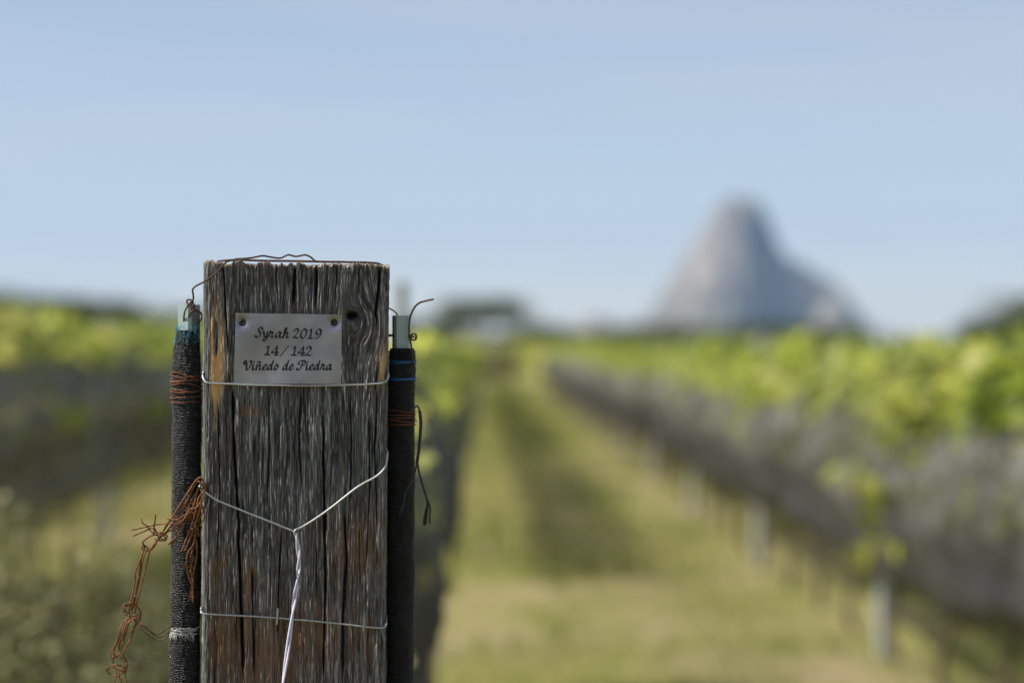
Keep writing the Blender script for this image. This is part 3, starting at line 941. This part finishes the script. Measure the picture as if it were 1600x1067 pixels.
mb.tube(rp([(646, 570, -8), (642.5, 540, -10), (639.5, 520, -9), (639.5, 505, -8), (642, 492, -8), (648, 480, -9), (655, 473.5, -12), (664, 470.5, -16), (677, 467.5, -22)]), 0.00090, 7)
mb.tube(rp([(596, 478, 20), (606, 481, 8), (614, 485, 4), (620, 491, 2), (622, 500, 2)]), 0.0007, 7)
mb.build("wire_hook", M['darkrust'], sr)
mb = MB()
mb.tube(rp([(600, 524, 3), (607, 524, 3), (616, 524, 3)]), 0.0012, 8)
coil = []
for i in range(90):
    t = i / 90 * 2 * math.pi * 4.3
    coil.append(P(645.5 + 4.0 * math.cos(t) + i * .02, 526.5 + 5.2 * math.sin(t), YR - 0.004 + i * 0.00006))
mb.tube(np.array(coil), 0.0006, 6)
mb.tube(rp([(636, 525, -2), (642, 525, -4), (648, 527, -4)]), 0.0009, 6)
mb.build("rusty_bolt", M['darkrust'], sr)

cd = thing("black_cord", tuple(P(655, 640, YR)), "black cord tied to the right hand sleeve, ends hanging loose with looped tips", "cord")
mb = MB()
mb.tube(rp([(640, 641, -22), (648, 637, -16), (652, 634, -10), (655.5, 642, -10), (657.5, 660, -10), (656.5, 680, -11), (654.8, 700, -12), (652.5, 716, -12), (651.5, 723, -12)]), [0.0009] * 24 + [0.0016] * 41, 7)
mb.build("doubled_cord", M['cord'], cd)
mb = MB()
mb.tube(rp([(651.5, 720, -12), (649, 736, -18), (641, 755, -26), (634, 768, -28), (630, 785, -30), (625.5, 797, -30), (623.5, 801.5, -30), (626, 802.5, -30), (629, 795, -30), (631.5, 782, -30), (633.5, 772, -28)]), 0.00075, 6)
mb.build("loose_end", M['cord'], cd)
mb = MB()
mb.tube(rp([(652, 720, -12), (655, 738, -12), (661, 760, -13), (666, 776, -14), (668, 786, -14), (665, 800, -14), (662.5, 814, -15), (663, 819, -15), (665.5, 817, -15), (667, 804, -15), (669, 790, -14)]), 0.00105, 6)
mb.tube(rp([(666, 776, -14), (670, 785, -14), (672.5, 795, -14), (671.5, 806, -14), (672, 818, -14)]), 0.0009, 6)
mb.build("loose_end", M['cord'], cd)

# ------------------------------------------------------------------ the tangle of rusty wire
def z6(x, y): return (190 + x / 4.64, 730 + y / 4.64)
def z7(x, y): return (150 + x / 6.795, 910 + y / 6.795)
rr_ = random.Random(3)
def strand(mb, pts, f, r=0.00074, Y0=2.180, amp=5.0, copies=1):
    for c in range(copies):
        q = []
        y_ = rr_.uniform(-amp, amp)
        for i, p_ in enumerate(pts):
            y_ = 0.6 * y_ + rr_.uniform(-amp, amp) * 0.6
            a, b = f(*p_)
            jx = rr_.uniform(-1.2, 1.2) if c else rr_.uniform(-.3, .3); jy = rr_.uniform(-1.2, 1.2) if c else rr_.uniform(-.3, .3)
            q.append((a + jx, b + jy, y_))
        S_ = spline(q, 7)
        mb.tube(np.array([P(a, b, Y0 + c_ * mm) for a, b, c_ in S_]), r * rr_.uniform(.85, 1.1), 6)
rc = thing("rusty_wire_chain", tuple(P(300, 780, 2.18)), "tangle of rusty orange wire knotted into a chain hanging from the post's left edge", "wire")
mb = MB()
B6 = [
 [(605, 140), (580, 78), (540, 95), (470, 200), (400, 310), (350, 390), (310, 450), (280, 500), (230, 560), (200, 600)],
 [(605, 155), (560, 105), (530, 125), (480, 230), (430, 320), (380, 400), (320, 470), (270, 520), (220, 590), (180, 580), (155, 550), (180, 515), (230, 490), (290, 470)],
 [(600, 180), (560, 150), (540, 210), (520, 290), (480, 360), (430, 450), (390, 510), (342, 560)],
 [(590, 180), (560, 220), (540, 300), (520, 380), (490, 470), (460, 540), (435, 612)],
 [(600, 190), (580, 260), (560, 340), (530, 430), (490, 530), (455, 608)],
 [(560, 160), (500, 250), (470, 340), (440, 395), (412, 415), (440, 445), (400, 500), (360, 578)],
 [(550, 340), (500, 330), (440, 260), (455, 230)],
 [(600, 160), (575, 240), (590, 320), (560, 380), (585, 440)],
 [(500, 230), (560, 300), (500, 360), (540, 420), (480, 470), (530, 500)],
 [(390, 350), (440, 390), (500, 380), (550, 430), (560, 500)],
 [(330, 370), (400, 380), (450, 350), (510, 320), (520, 260)],
 [(410, 400), (430, 385), (450, 405), (445, 435), (420, 440), (408, 420), (430, 400)],
 [(470, 300), (520, 330), (560, 300), (545, 250), (500, 260), (480, 320), (510, 380)],
 [(600, 200), (545, 290), (500, 300), (455, 370), (380, 440), (330, 470), (300, 500)],
]
for b_ in B6: strand(mb, b_, z6)
for b_ in B6[:5]: strand(mb, b_, z6, copies=2)
mb.build("wire_bundle", M['rust'], rc)
mb = MB()
for b_ in [[(595, 280), (600, 370), (560, 420), (530, 480), (545, 560), (540, 660), (520, 780), (500, 900), (490, 975)],
           [(540, 470), (520, 560), (480, 620), (470, 700), (490, 800), (515, 870), (515, 978)],
           [(520, 580), (500, 660), (505, 760), (510, 860), (485, 972)],
           [(440, 690), (450, 725), (500, 715), (525, 735)], [(480, 620), (520, 650), (500, 740), (520, 840), (500, 960)]]:
    strand(mb, b_, z6, Y0=2.186)
mb.build("hanging_loop", M['rust'], rc)
mb = MB()
for b_ in [[(72, 455), (180, 430), (260, 415), (340, 408), (420, 410), (440, 430)], [(80, 497), (160, 465), (220, 440), (250, 470)],
           [(145, 370), (155, 405), (185, 425), (215, 465), (240, 480)], [(245, 340), (240, 390), (235, 430), (255, 470)],
           [(290, 480), (230, 465), (235, 490), (300, 495), (325, 525), (280, 530), (240, 520)], [(300, 470), (330, 500), (300, 520), (260, 500)],
           [(155, 560), (150, 590), (200, 605), (240, 570), (260, 530)]]:
    strand(mb, b_, z6)
mb.build("cut_ends", M['rust'], rc)
mb = MB()
for b_ in [[(165, 575), (150, 640), (105, 740), (98, 765), (95, 830), (75, 940), (60, 1000), (55, 1060)],
           [(190, 580), (160, 650), (140, 750), (120, 860), (90, 960), (75, 1060)],
           [(208, 585), (185, 690), (150, 830), (115, 960), (95, 1060)], [(150, 620), (130, 760), (110, 880), (85, 1020)]]:
    strand(mb, b_, z6, amp=2.5)
mb.build("link", M['rust'], rc)
mb = MB()
for b_ in [[(390, 220), (330, 215), (285, 250), (290, 300), (330, 350)], [(350, 225), (420, 240), (470, 300), (465, 390), (430, 430), (400, 365)],
           [(380, 240), (320, 250), (300, 290), (345, 330)], [(300, 240), (360, 212), (430, 245), (475, 320), (450, 420)],
           [(405, 150), (370, 300), (340, 370), (280, 430), (240, 520), (210, 640), (155, 750), (160, 800), (215, 790), (240, 740), (250, 650), (290, 540), (330, 430), (400, 370)],
           [(350, 370), (290, 480), (235, 620), (180, 740), (188, 805)], [(440, 330), (420, 440), (380, 560), (320, 680), (290, 780), (330, 850), (310, 910), (270, 940)],
           [(430, 440), (400, 500), (378, 525), (395, 480), (425, 430)], [(450, 350), (360, 370), (280, 440), (240, 540)],
           [(460, 360), (380, 390), (320, 470), (290, 600), (260, 720), (220, 790)], [(380, 300), (350, 420), (310, 560), (270, 690), (240, 760), (200, 760), (190, 790)]]:
    strand(mb, b_, z7, amp=3)
mb.build("knot", M['rust'], rc)
mb = MB()
for b_ in [[(430, 440), (520, 465), (580, 520), (650, 545), (720, 510), (800, 455), (830, 440)], [(440, 470), (540, 540), (640, 605), (720, 612), (760, 570), (795, 465)],
           [(450, 450), (540, 490), (620, 560), (690, 575), (750, 540), (790, 480)]]:
    strand(mb, b_, z7, r=0.00068, Y0=2.205, amp=2)
mb.build("side_wire", M['darkrust'], rc)
mb = MB()
for b_ in [[(180, 790), (185, 870), (220, 960), (190, 1060), (150, 1150), (170, 1300)], [(260, 790), (290, 880), (240, 970), (270, 1067), (250, 1180), (200, 1300)],
           [(125, 950), (105, 910), (130, 890), (142, 915), (120, 940), (150, 970), (220, 990), (280, 960), (325, 925), (330, 850), (300, 790)],
           [(160, 880), (220, 870), (325, 905), (300, 935), (230, 915), (160, 880)], [(325, 920), (310, 980), (330, 1067), (320, 1160), (220, 1300)]]:
    strand(mb, b_, z7, r=0.00066)
mb.build("tail", M['rust'], rc)

# ------------------------------------------------------------------ vines
def leaf_cloud(n, fpos, size, seed, lo=0.0, hi=1.0, brown=0.03, droop=0.7):
    """n lobed, folded leaves; returns V, F, tint"""
    r = np.random.default_rng(seed)
    shape = np.array([(0, 0, 0), (.30, -.12, .05), (.52, .22, .10), (.34, .42, .06), (.40, .78, .05), (.14, .72, .02), (0, 1.0, -.06),
                      (-.14, .72, .02), (-.40, .78, .05), (-.34, .42, .06), (-.52, .22, .10), (-.30, -.12, .05)])
    ns_ = len(shape)
    pos = fpos(r, n)
    yaw = r.uniform(0, 2 * math.pi, n); pit = r.normal(-droop, 0.5, n); rol = r.normal(0, .5, n)
    s = size * r.uniform(0.6, 1.25, n)
    V = shape[None] * s[:, None, None]
    cr, sr_ = np.cos(rol)[:, None], np.sin(rol)[:, None]
    x = V[..., 0] * cr + V[..., 2] * sr_; z = -V[..., 0] * sr_ + V[..., 2] * cr; y = V[..., 1]
    cp, sp = np.cos(pit)[:, None], np.sin(pit)[:, None]
    y, z = y * cp - z * sp, y * sp + z * cp
    cy, sy = np.cos(yaw)[:, None], np.sin(yaw)[:, None]
    x, y = x * cy - y * sy, x * sy + y * cy
    V = np.stack([x, y, z], -1) + pos[:, None]
    b = np.arange(n)[:, None, None] * ns_
    tri = np.array([(0, i, i + 1) for i in range(1, ns_ - 1)] + [(0, ns_ - 1, 1)][:0])
    F = (tri[None] + b).reshape(-1, 3)
    t = r.beta(2.2, 2.2, n) * (hi - lo) + lo
    t = np.where(r.random(n) < brown, 1.0, np.minimum(t, .93))
    return V.reshape(-1, 3), F, np.repeat(t, ns_)


def stem_tubes(paths, r0, r1, seg=6):
    mb = MB()
    for p_ in paths:
        q = spline(p_, 4)
        mb.tube(q, np.linspace(r0, r1, len(q)), seg)
    return mb


def make_vine(seed, ztop=1.47, nleaf=300, hang=0.0, spread=0.17, topf=.36):
    """one grapevine at the origin, its row along y; the canopy pokes out of the top of the netting"""
    r = random.Random(seed)
    root = thing("grapevine", (0, 0, 0), "green grapevine", "grapevine")
    z = 0; pts = []
    for i in range(6): pts.append((r.uniform(-.03, .03), r.uniform(-.04, .04), -0.02 + i * 0.16))
    arms = [pts]
    for sg in (-1, 1):
        arms.append([pts[-1], (r.uniform(-.03, .03), sg * .2, .84), (r.uniform(-.03, .03), sg * .42, .85), (r.uniform(-.04, .04), sg * .62, .84)])
    mb = stem_tubes(arms, 0.022, 0.012)
    canes = []; tips = []
    for i in range(9):
        y0 = r.uniform(-.6, .6); x0 = r.uniform(-.03, .03); zt = ztop - r.uniform(0, .22)
        xe = r.uniform(-1, 1) * min(.14, spread * .8); ye = y0 + r.uniform(-.2, .2)
        c = [(x0, y0, .84), ((x0 + xe) / 2 + r.uniform(-.05, .05), (y0 + ye) / 2, (.84 + zt) / 2), (xe, ye, zt)]
        if r.random() < hang:
            c += [(xe + math.copysign(.18, xe), ye + .05, zt - .06), (xe + math.copysign(.27, xe), ye + .08, zt - .36), (xe + math.copysign(.27, xe), ye + .1, zt - .62)]
        canes.append(c)
    for c in canes:
        q = spline(c, 4); mb.tube(q, np.linspace(.006, .003, len(q)), 5)
    mb.build("trunk", M['bark'], root)
    cs = [spline(c, 10) for c in canes]
    allp = np.vstack(cs)
    def fpos(rg, n):
        i = rg.integers(0, len(allp), n)
        p_ = allp[i] + rg.normal(0, .06, (n, 3)) * np.array([min(1, spread / .17), 1.3, 1])
        u = rg.random(n) < topf                         # the top of the canopy is denser
        p_[u] = np.stack([rg.normal(0, spread * .7, n), rg.uniform(-.65, .65, n), ztop + .03 - .26 * rg.random(n) ** .8 - .07 * np.abs(np.sin(rg.integers(0, 5, n) * 1.7 + seed))], -1)[u]
        p_[:, 2] = np.minimum(p_[:, 2], ztop + .04)
        return p_
    V, F, t = leaf_cloud(nleaf, fpos, 0.105, seed + 100, brown=.035)
    mesh_obj("foliage", V, F, M['vine'], root, smooth=False, attrs={"tint": t})
    return root


def bg_stake(h, w=0.052):
    root = thing("trellis_stake", (0, 0, 0), "stake", "stake")
    V, F = sq_tube(0, 0, -0.02, h, w, 0.2, 0.004)
    mesh_obj("steel_tube", V, F, M['bgstake'], root, smooth=False)
    return root


protoA = [make_vine(s, 1.46, 210, 0.0, .17, .55) for s in (1, 2, 3, 4)]
protoH = [make_vine(s, 1.47, 360, 0.75, .2) for s in (21, 22)]
protoT = [make_vine(s, 1.61, 210, 0.06, .16, .85) for s in (31, 32, 33)]
protoS = [make_vine(s, 1.45, 60, 0.0, .07) for s in (41, 42)]
protoM = [make_vine(s, 1.45, 120, 0.0, .09, .6) for s in (51, 52, 53)]
used = set()
def put(proto, lat_, d, label, group, sc_=1.0, rot=None):
    rv = random.Random(int(d * 100 + lat_ * 7))
    p_ = row(lat_, d)
    rz = ROWANG + (math.pi if rv.random() < .5 else 0) if rot is None else rot
    rz += rv.uniform(-.05, .05)
    if id(proto) not in used:
        used.add(id(proto)); o = proto
        o.location = p_; o.rotation_euler = (0, 0, rz); o.scale = (sc_,) * 3
        o["label"] = label; o["group"] = group
        return o
    return dup(proto, p_, rz, sc_, label, group)


LATR, LATC, LATL = 1.86, -0.19, -2.62
# the right row
put(protoH[0], LATR, 8.4, "nearest grapevine at the right edge, long leafy shoots drooping over the netting", "vines of the right row", 1.0, 0.0)
put(protoH[1], LATR, 9.5, "grapevine with drooping bright shoots just this side of the nearest right row stake", "vines of the right row", 1.0, 0.0)
i = 0
for d in np.arange(10.8, 60, 1.2):
    put(protoA[i % 4], LATR, float(d), "low green grapevine topping the grey netting in the row right of the path", "vines of the right row", random.Random(i).uniform(.97, 1.02)); i += 1
# the row behind the sign post
for d in (5.9, 7.1, 8.3, 9.3):
    put(protoS[i % 2], LATC, float(d), "sparse grapevine in the row right behind the wooden post, near its end", "sparse vines behind the post", 1.0); i += 1
for d in list(np.arange(15, 21, 1.9)) + [d_ for d_ in np.arange(21.5, 60, 1.25) if vn(d_ * .37, 0.0, 5) > .38]:
    put(protoM[i % 3], LATC, float(d), "grapevine farther down the row behind the wooden post, left of the path", "vines of the middle row", random.Random(i).uniform(.97, 1.02)); i += 1
# the left row
for d in np.arange(8.5, 60, 1.2):
    put(protoT[i % 3], LATL, float(d), "tall sunlit grapevine above the dark netting in the left row", "vines of the left row", random.Random(i).uniform(.95, 1.04)); i += 1
for d in np.arange(14, 58, 1.3):
    put(protoT[i % 3], LATL - 2.3, float(d), "grapevine in the farther row behind the left one", "vines of the far left row", random.Random(i).uniform(.97, 1.02)); i += 1
for d in np.arange(12, 58, 1.3):
    put(protoA[i % 4], LATR + 2.2, float(d), "grapevine in the farther row beyond the right one", "vines of the far right row", random.Random(i).uniform(.97, 1.02)); i += 1

# stakes between the vines
sp = bg_stake(1.50); sp.location = row(LATR - .01, 11.0); sp["label"] = "nearest pale steel stake standing in the right row of vines"; sp["group"] = "stakes of the right row"
for j, d in enumerate(np.arange(15.8, 60, 4.8)):
    dup(sp, row(LATR - .01, d), 0, 1.0, "second pale stake along the right row, its foot on bare ground" if j == 0 else "small pale stake farther along the right row of vines", "stakes of the right row")
sc3 = bg_stake(1.60, 0.03); sc3.location = row(LATC - .0, 6.1); sc3["label"] = "grey stake rising behind the sleeved stake right of the post"; sc3["group"] = "stakes of the middle row"
for d in np.arange(10.9, 60, 4.8): dup(sc3, row(LATC, d), 0, .92, "grey stake hidden among the vines of the row behind the post", "stakes of the middle row")
sl3 = bg_stake(1.64, .07); sl3.location = row(LATL - .03, 17.3); sl3["label"] = "pale stake between the vines of the left row, reaching above the leaves"; sl3["group"] = "stakes of the left row"
for d in (12.5, 22.1, 26.9, 31.7, 36.5): dup(sl3, row(LATL - .03, d), 0, .95, "shorter stake of the left row sunk among the leaves", "stakes of the left row")


# netting draped along the rows
def netting(name, lat_, d0, d1, hwid, ztop, zbot, seed, label, sag=0.12, thin=False):
    nd = int((d1 - d0) / 0.08); nc = 46
    dd = lin(d0, d1, nd); tt_ = lin(-1, 1, nc)
    D, T = np.meshgrid(dd, tt_, indexing='ij')
    A = np.abs(T); sg = np.sign(T)
    zt = ztop + sag * (np.abs(np.sin((D - 10.6) / 4.8 * math.pi)) ** .7 - 1) + .26 * (fbm(D * .8, D * 0 + seed, seed, 3) - .5)
    zb = zbot + .10 * (fbm(D * .8, T * 0 + sg * 3, seed + 4, 3) - .5) * 2
    zz_ = zt + (zb - zt) * A ** 1.15
    wid = np.interp(A, [0, .08, .22, .42, .58, .75, .9, 1], [.02, .3, .75, 1.0, .96, .80, .74, .40]) * hwid
    wid = wid * (.62 + .85 * fbm(D * 1.3, T * 1.5, seed + 7, 3)) + .08 * (fbm(D * 4, T * 5, seed + 8, 3) - .5)
    # fade in at the ends
    e = np.minimum(sstep(d0, d0 + .5, D), 1)
    x = -0.01456 * D + lat_ + sg * wid * e
    V = np.stack([x, D, zz_], -1).reshape(-1, 3)
    i_ = np.arange(nd * nc).reshape(nd, nc)
    F = np.stack([i_[:-1, :-1], i_[1:, :-1], i_[1:, 1:], i_[:-1, 1:]], -1).reshape(-1, 4)
    # darker, less see-through band along the lower hem, both sides
    o = mesh_obj(name, V, F, M['net'], None, tuple(row(lat_, d0)), attrs={'hem': ((0.35 if lat_ < -2 else 1.0) * sstep(.50, .70, A + .10 * (fbm(D * 2.2, T * 2, seed + 30, 3) - .5) * 2)).ravel(), 'thin': (D * 0 + float(thin)).ravel(), 'painted_shade': (D * 0 + (1.0 if thin < -.5 else 0.0)).ravel()})
    return tag(o, label, "netting", "bird netting along the vine rows")


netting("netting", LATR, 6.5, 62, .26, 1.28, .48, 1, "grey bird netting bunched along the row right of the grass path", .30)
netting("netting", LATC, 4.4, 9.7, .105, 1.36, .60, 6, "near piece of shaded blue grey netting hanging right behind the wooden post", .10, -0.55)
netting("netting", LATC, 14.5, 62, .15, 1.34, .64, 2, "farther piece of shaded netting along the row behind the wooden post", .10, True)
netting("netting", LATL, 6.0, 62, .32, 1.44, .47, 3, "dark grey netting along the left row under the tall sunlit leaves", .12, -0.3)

# far vineyard: too many to count
def far_pos(rg, n):
    la = rg.integers(-14, 18, n) * 2.2 - .3 + rg.normal(0, .2, n)
    d = rg.uniform(58, 140, n)
    return np.stack([-0.01456 * d + la, d, rg.uniform(.75, 1.45, n)], -1)
V, F, t = leaf_cloud(9000, far_pos, 0.34, 77, brown=.03)
tag(mesh_obj("far_vineyard_foliage", V, F, M['vine'], None, (0, 58, 0), smooth=False, attrs={"tint": t}), "massed green vines of the distant rows below the mountain", "vineyard", kind='stuff')


# ------------------------------------------------------------------ trees beyond the vineyard
def make_tree(px, ytop, Yd, wpx, seed, label, flat=False, n=2400, gap=0.0, group="trees beyond the vineyard"):
    r = random.Random(seed); kk = Yd / FPX
    x = (px - 800) * kk; H_ = CAMZ + (533.5 - ytop) * kk; Wd = wpx * kk
    name = "mesquite_tree" if flat else "broad_tree"
    root = thing(name, (x, Yd, 0), label, "tree", group)
    th = H_ * (.55 if flat else .3)
    limbs = [[(x, Yd, -.1), (x + r.uniform(-.1, .1) * H_, Yd, th * .5), (x + r.uniform(-.06, .06) * H_, Yd, th)]]
    cl = []
    for i in range(9 if flat else 12):
        a_ = r.uniform(0, 2 * math.pi); rd = Wd * .5 * r.uniform(.35, .95)
        zc = H_ * (r.uniform(.78, .93) if flat else r.uniform(.38, .9))
        rd *= 1 if flat else math.sqrt(max(.15, 1 - ((zc / H_ - .5) / .55) ** 2))
        e = (x + rd * math.cos(a_), Yd + rd * math.sin(a_), zc)
        limbs.append([limbs[0][-1], ((x + e[0]) / 2, (Yd + e[1]) / 2, (th + zc) / 2 + .05 * H_), e])
        cl.append(e)
    mbt = MB()
    for j, l in enumerate(limbs):
        q = spline(l, 4); mbt.tube(q, np.linspace(H_ * (.03 if j == 0 else .014), H_ * (.02 if j == 0 else .004), len(q)), 6)
    mbt.build("trunk", M['bark'], root)
    cl = np.array(cl)
    def fpos(rg, m):
        i = rg.integers(0, len(cl), m)
        s_ = np.array([Wd * .17, Wd * .17, H_ * (.085 if flat else .13)])
        p_ = cl[i] + rg.normal(0, 1, (m, 3)) * s_
        p_[:, 2] = np.clip(p_[:, 2], H_ * (.6 if flat else .12), H_)
        return p_
    V, F, t = leaf_cloud(n, fpos, max(.28, H_ * .055), seed + 5, droop=.3, brown=0)
    mesh_obj("crown", V, F, M['tree'], root, smooth=False, attrs={"tint": t})
    return root


make_tree(755, 468, 170, 102, 1, "flat topped mesquite with sky showing under its crown, left of the mountain", True, 2000)
TR = [(-30, 462, 120, 150, "dark tree at the left edge, rising behind the left row"), (70, 474, 125, 130, "rounded dark tree second from the left edge, behind the vines"),
      (160, 480, 140, 110, "low dark tree beyond the stake of the left row"), (235, 486, 150, 120, "low dark tree directly left of the net wrapped stake"),
      (690, 508, 210, 90, "small dark tree just right of the right hand sleeved stake"), (830, 514, 230, 120, "low broad tree in the dip right of the mesquite"),
      (905, 524, 240, 90, "olive tree under the small pale hill"), (1010, 514, 260, 120, "low tree at the mountain's left foot"),
      (1110, 516, 260, 120, "low tree below the mountain's lit flank"), (1215, 512, 260, 110, "low tree below the mountain's shaded face"),
      (1310, 516, 260, 120, "low tree at the mountain's right foot"), (1545, 512, 150, 80, "dark tree beside the right edge, the lower of two"),
      (1620, 470, 150, 150, "tall dark tree cut by the right edge"), (330, 492, 170, 110, "dark tree hidden mostly by the wooden post")]
for j, (px, yt, Yd, wp, lb) in enumerate(TR): make_tree(px, yt - 8, Yd, wp * 1.1, 50 + j, lb)


# ------------------------------------------------------------------ weeds and grass
def make_weed(px, ytop, Yd, wid, seed, label, nst=16, nl=700, leaf=.03, group=None):
    r = random.Random(seed); kk = Yd / FPX
    x = (px - 800) * kk; H_ = CAMZ + (533.5 - ytop) * kk
    root = thing("weed_shrub", (x, Yd, 0), label, "shrub", group)
    paths = []
    for i in range(nst):
        a_ = r.uniform(0, 2 * math.pi); rd = wid * math.sqrt(r.random()); zt = H_ * r.uniform(.55, 1) * (1 - .25 * (rd / wid))
        paths.append([(x + r.uniform(-.03, .03), Yd + r.uniform(-.03, .03), -.02), (x + rd * .35 * math.cos(a_), Yd + rd * .35 * math.sin(a_), zt * .45), (x + rd * .8 * math.cos(a_), Yd + rd * .8 * math.sin(a_), zt * .8), (x + rd * math.cos(a_), Yd + rd * math.sin(a_), zt)])
    stem_tubes(paths, .006, .002, 5).build("stems", M['bark'], root)
    allp = np.vstack([spline(p_, 8)[6:] for p_ in paths])
    def fpos(rg, n):
        return allp[rg.integers(0, len(allp), n)] + rg.normal(0, 1, (n, 3)) * max(.03, wid * .12)
    V, F, t = leaf_cloud(nl, fpos, leaf, seed + 9, droop=.2, brown=.17)
    mesh_obj("foliage", V, F, M['weed'], root, smooth=False, attrs={"tint": t})
    return root


make_weed(8, 700, 5.6, .20, 1, "tall olive green weed at the left edge below the netting", 20, 2600, .022)
make_weed(105, 850, 5.2, .20, 2, "bushy dull green weed left of the rusty wire chain", 18, 2300, .020)
make_weed(215, 880, 6.4, .18, 3, "low weed right behind the rusty wire chain", 15, 1900, .022)
make_weed(75, 745, 7.4, .28, 4, "wispy weed farther back on the left reaching up to the netting", 18, 2200, .026)
make_weed(20, 910, 4.6, .15, 6, "leafy weed in the lower left corner", 14, 1500, .019)
make_weed(165, 830, 8.8, .28, 7, "scrubby weed between the left row and the rusty wire chain", 16, 1900, .026)
make_weed(676, 955, 4.25, .030, 5, "little weed with pale leaf tips at the foot of the right hand sleeve", 9, 170, .026)
# bushes closing the far end of the path
for j_, (px_b, yt_b, Yb, wb, lb_) in enumerate([(742, 526, 74, .9, "green bush closing the far end of the grass path"), (790, 530, 78, .9, "rounded bush right of the one closing the path"), (700, 527, 80, 1.0, "bush at the path's far end, half hidden by the right hand sleeve")]):
    make_weed(px_b, yt_b, Yb, wb, 30 + j_, lb_, 16, 1100, .11)


def grass():
    r = np.random.default_rng(5)
    n = 110000
    d = 5.5 + 72 * r.random(n) ** 2.1
    la = r.uniform(-6, 4.5, n)
    x = -0.01456 * d + la
    m = fbm(x * 1.5, d * 0.9, 33, 4) + 0.22 * np.exp(-((la - .8) / .5) ** 2) - 0.18 * np.exp(-((la - 1.75) / .35) ** 2)
    keep = m > .45 + r.uniform(-.06, .06, n)
    x, d, la, m = x[keep], d[keep], la[keep], m[keep]
    n = len(x)
    h = r.uniform(.02, .075, n) * (0.7 + d / 40); w = r.uniform(.003, .007, n) * (0.8 + d / 14)
    a = r.uniform(0, math.pi, n); lx_ = r.normal(0, .5, n) * h; ly_ = r.normal(0, .5, n) * h
    z0 = np.full(n, -.01)
    b1 = np.stack([x - w * np.cos(a), d - w * np.sin(a), z0], -1); b2 = np.stack([x + w * np.cos(a), d + w * np.sin(a), z0], -1)
    tp = np.stack([x + lx_, d + ly_, h + .05], -1)
    V = np.stack([b1, b2, tp], 1).reshape(-1, 3)
    F = np.arange(n * 3).reshape(-1, 3)
    t = np.clip(.25 + 1.0 * (fbm(x * .8, d * .5, 51, 3) - .35) + r.normal(0, .16, n), 0, 1)
    o = mesh_obj("grass", V, F, M['grass'], None, (0, 8, 0), smooth=False, attrs={"tint": np.repeat(t, 3)})
    tag(o, "short yellow green grass growing on the path and between the rows", "grass", kind='stuff')
grass()

# ------------------------------------------------------------------ haze
hz = NT("haze_air")
pv = hz.n("ShaderNodeVolumePrincipled", {"Color": (0.22, 0.50, 1.0, 1), "Density": 0.00007, "Anisotropy": 0.2})
hz.t.links.new(pv.outputs[0], hz.out.inputs["Volume"])
bx = [(x, y, z) for x in (-2600, 2600) for y in (-300, 5200) for z in (-4, 275)]
ho = mesh_obj("haze", np.array(bx, float), [(0, 1, 3, 2), (4, 6, 7, 5), (0, 4, 5, 1), (2, 3, 7, 6), (0, 2, 6, 4), (1, 5, 7, 3)], hz.m, None, (0, 0, 0), smooth=False)
tag(ho, kind='stuff')
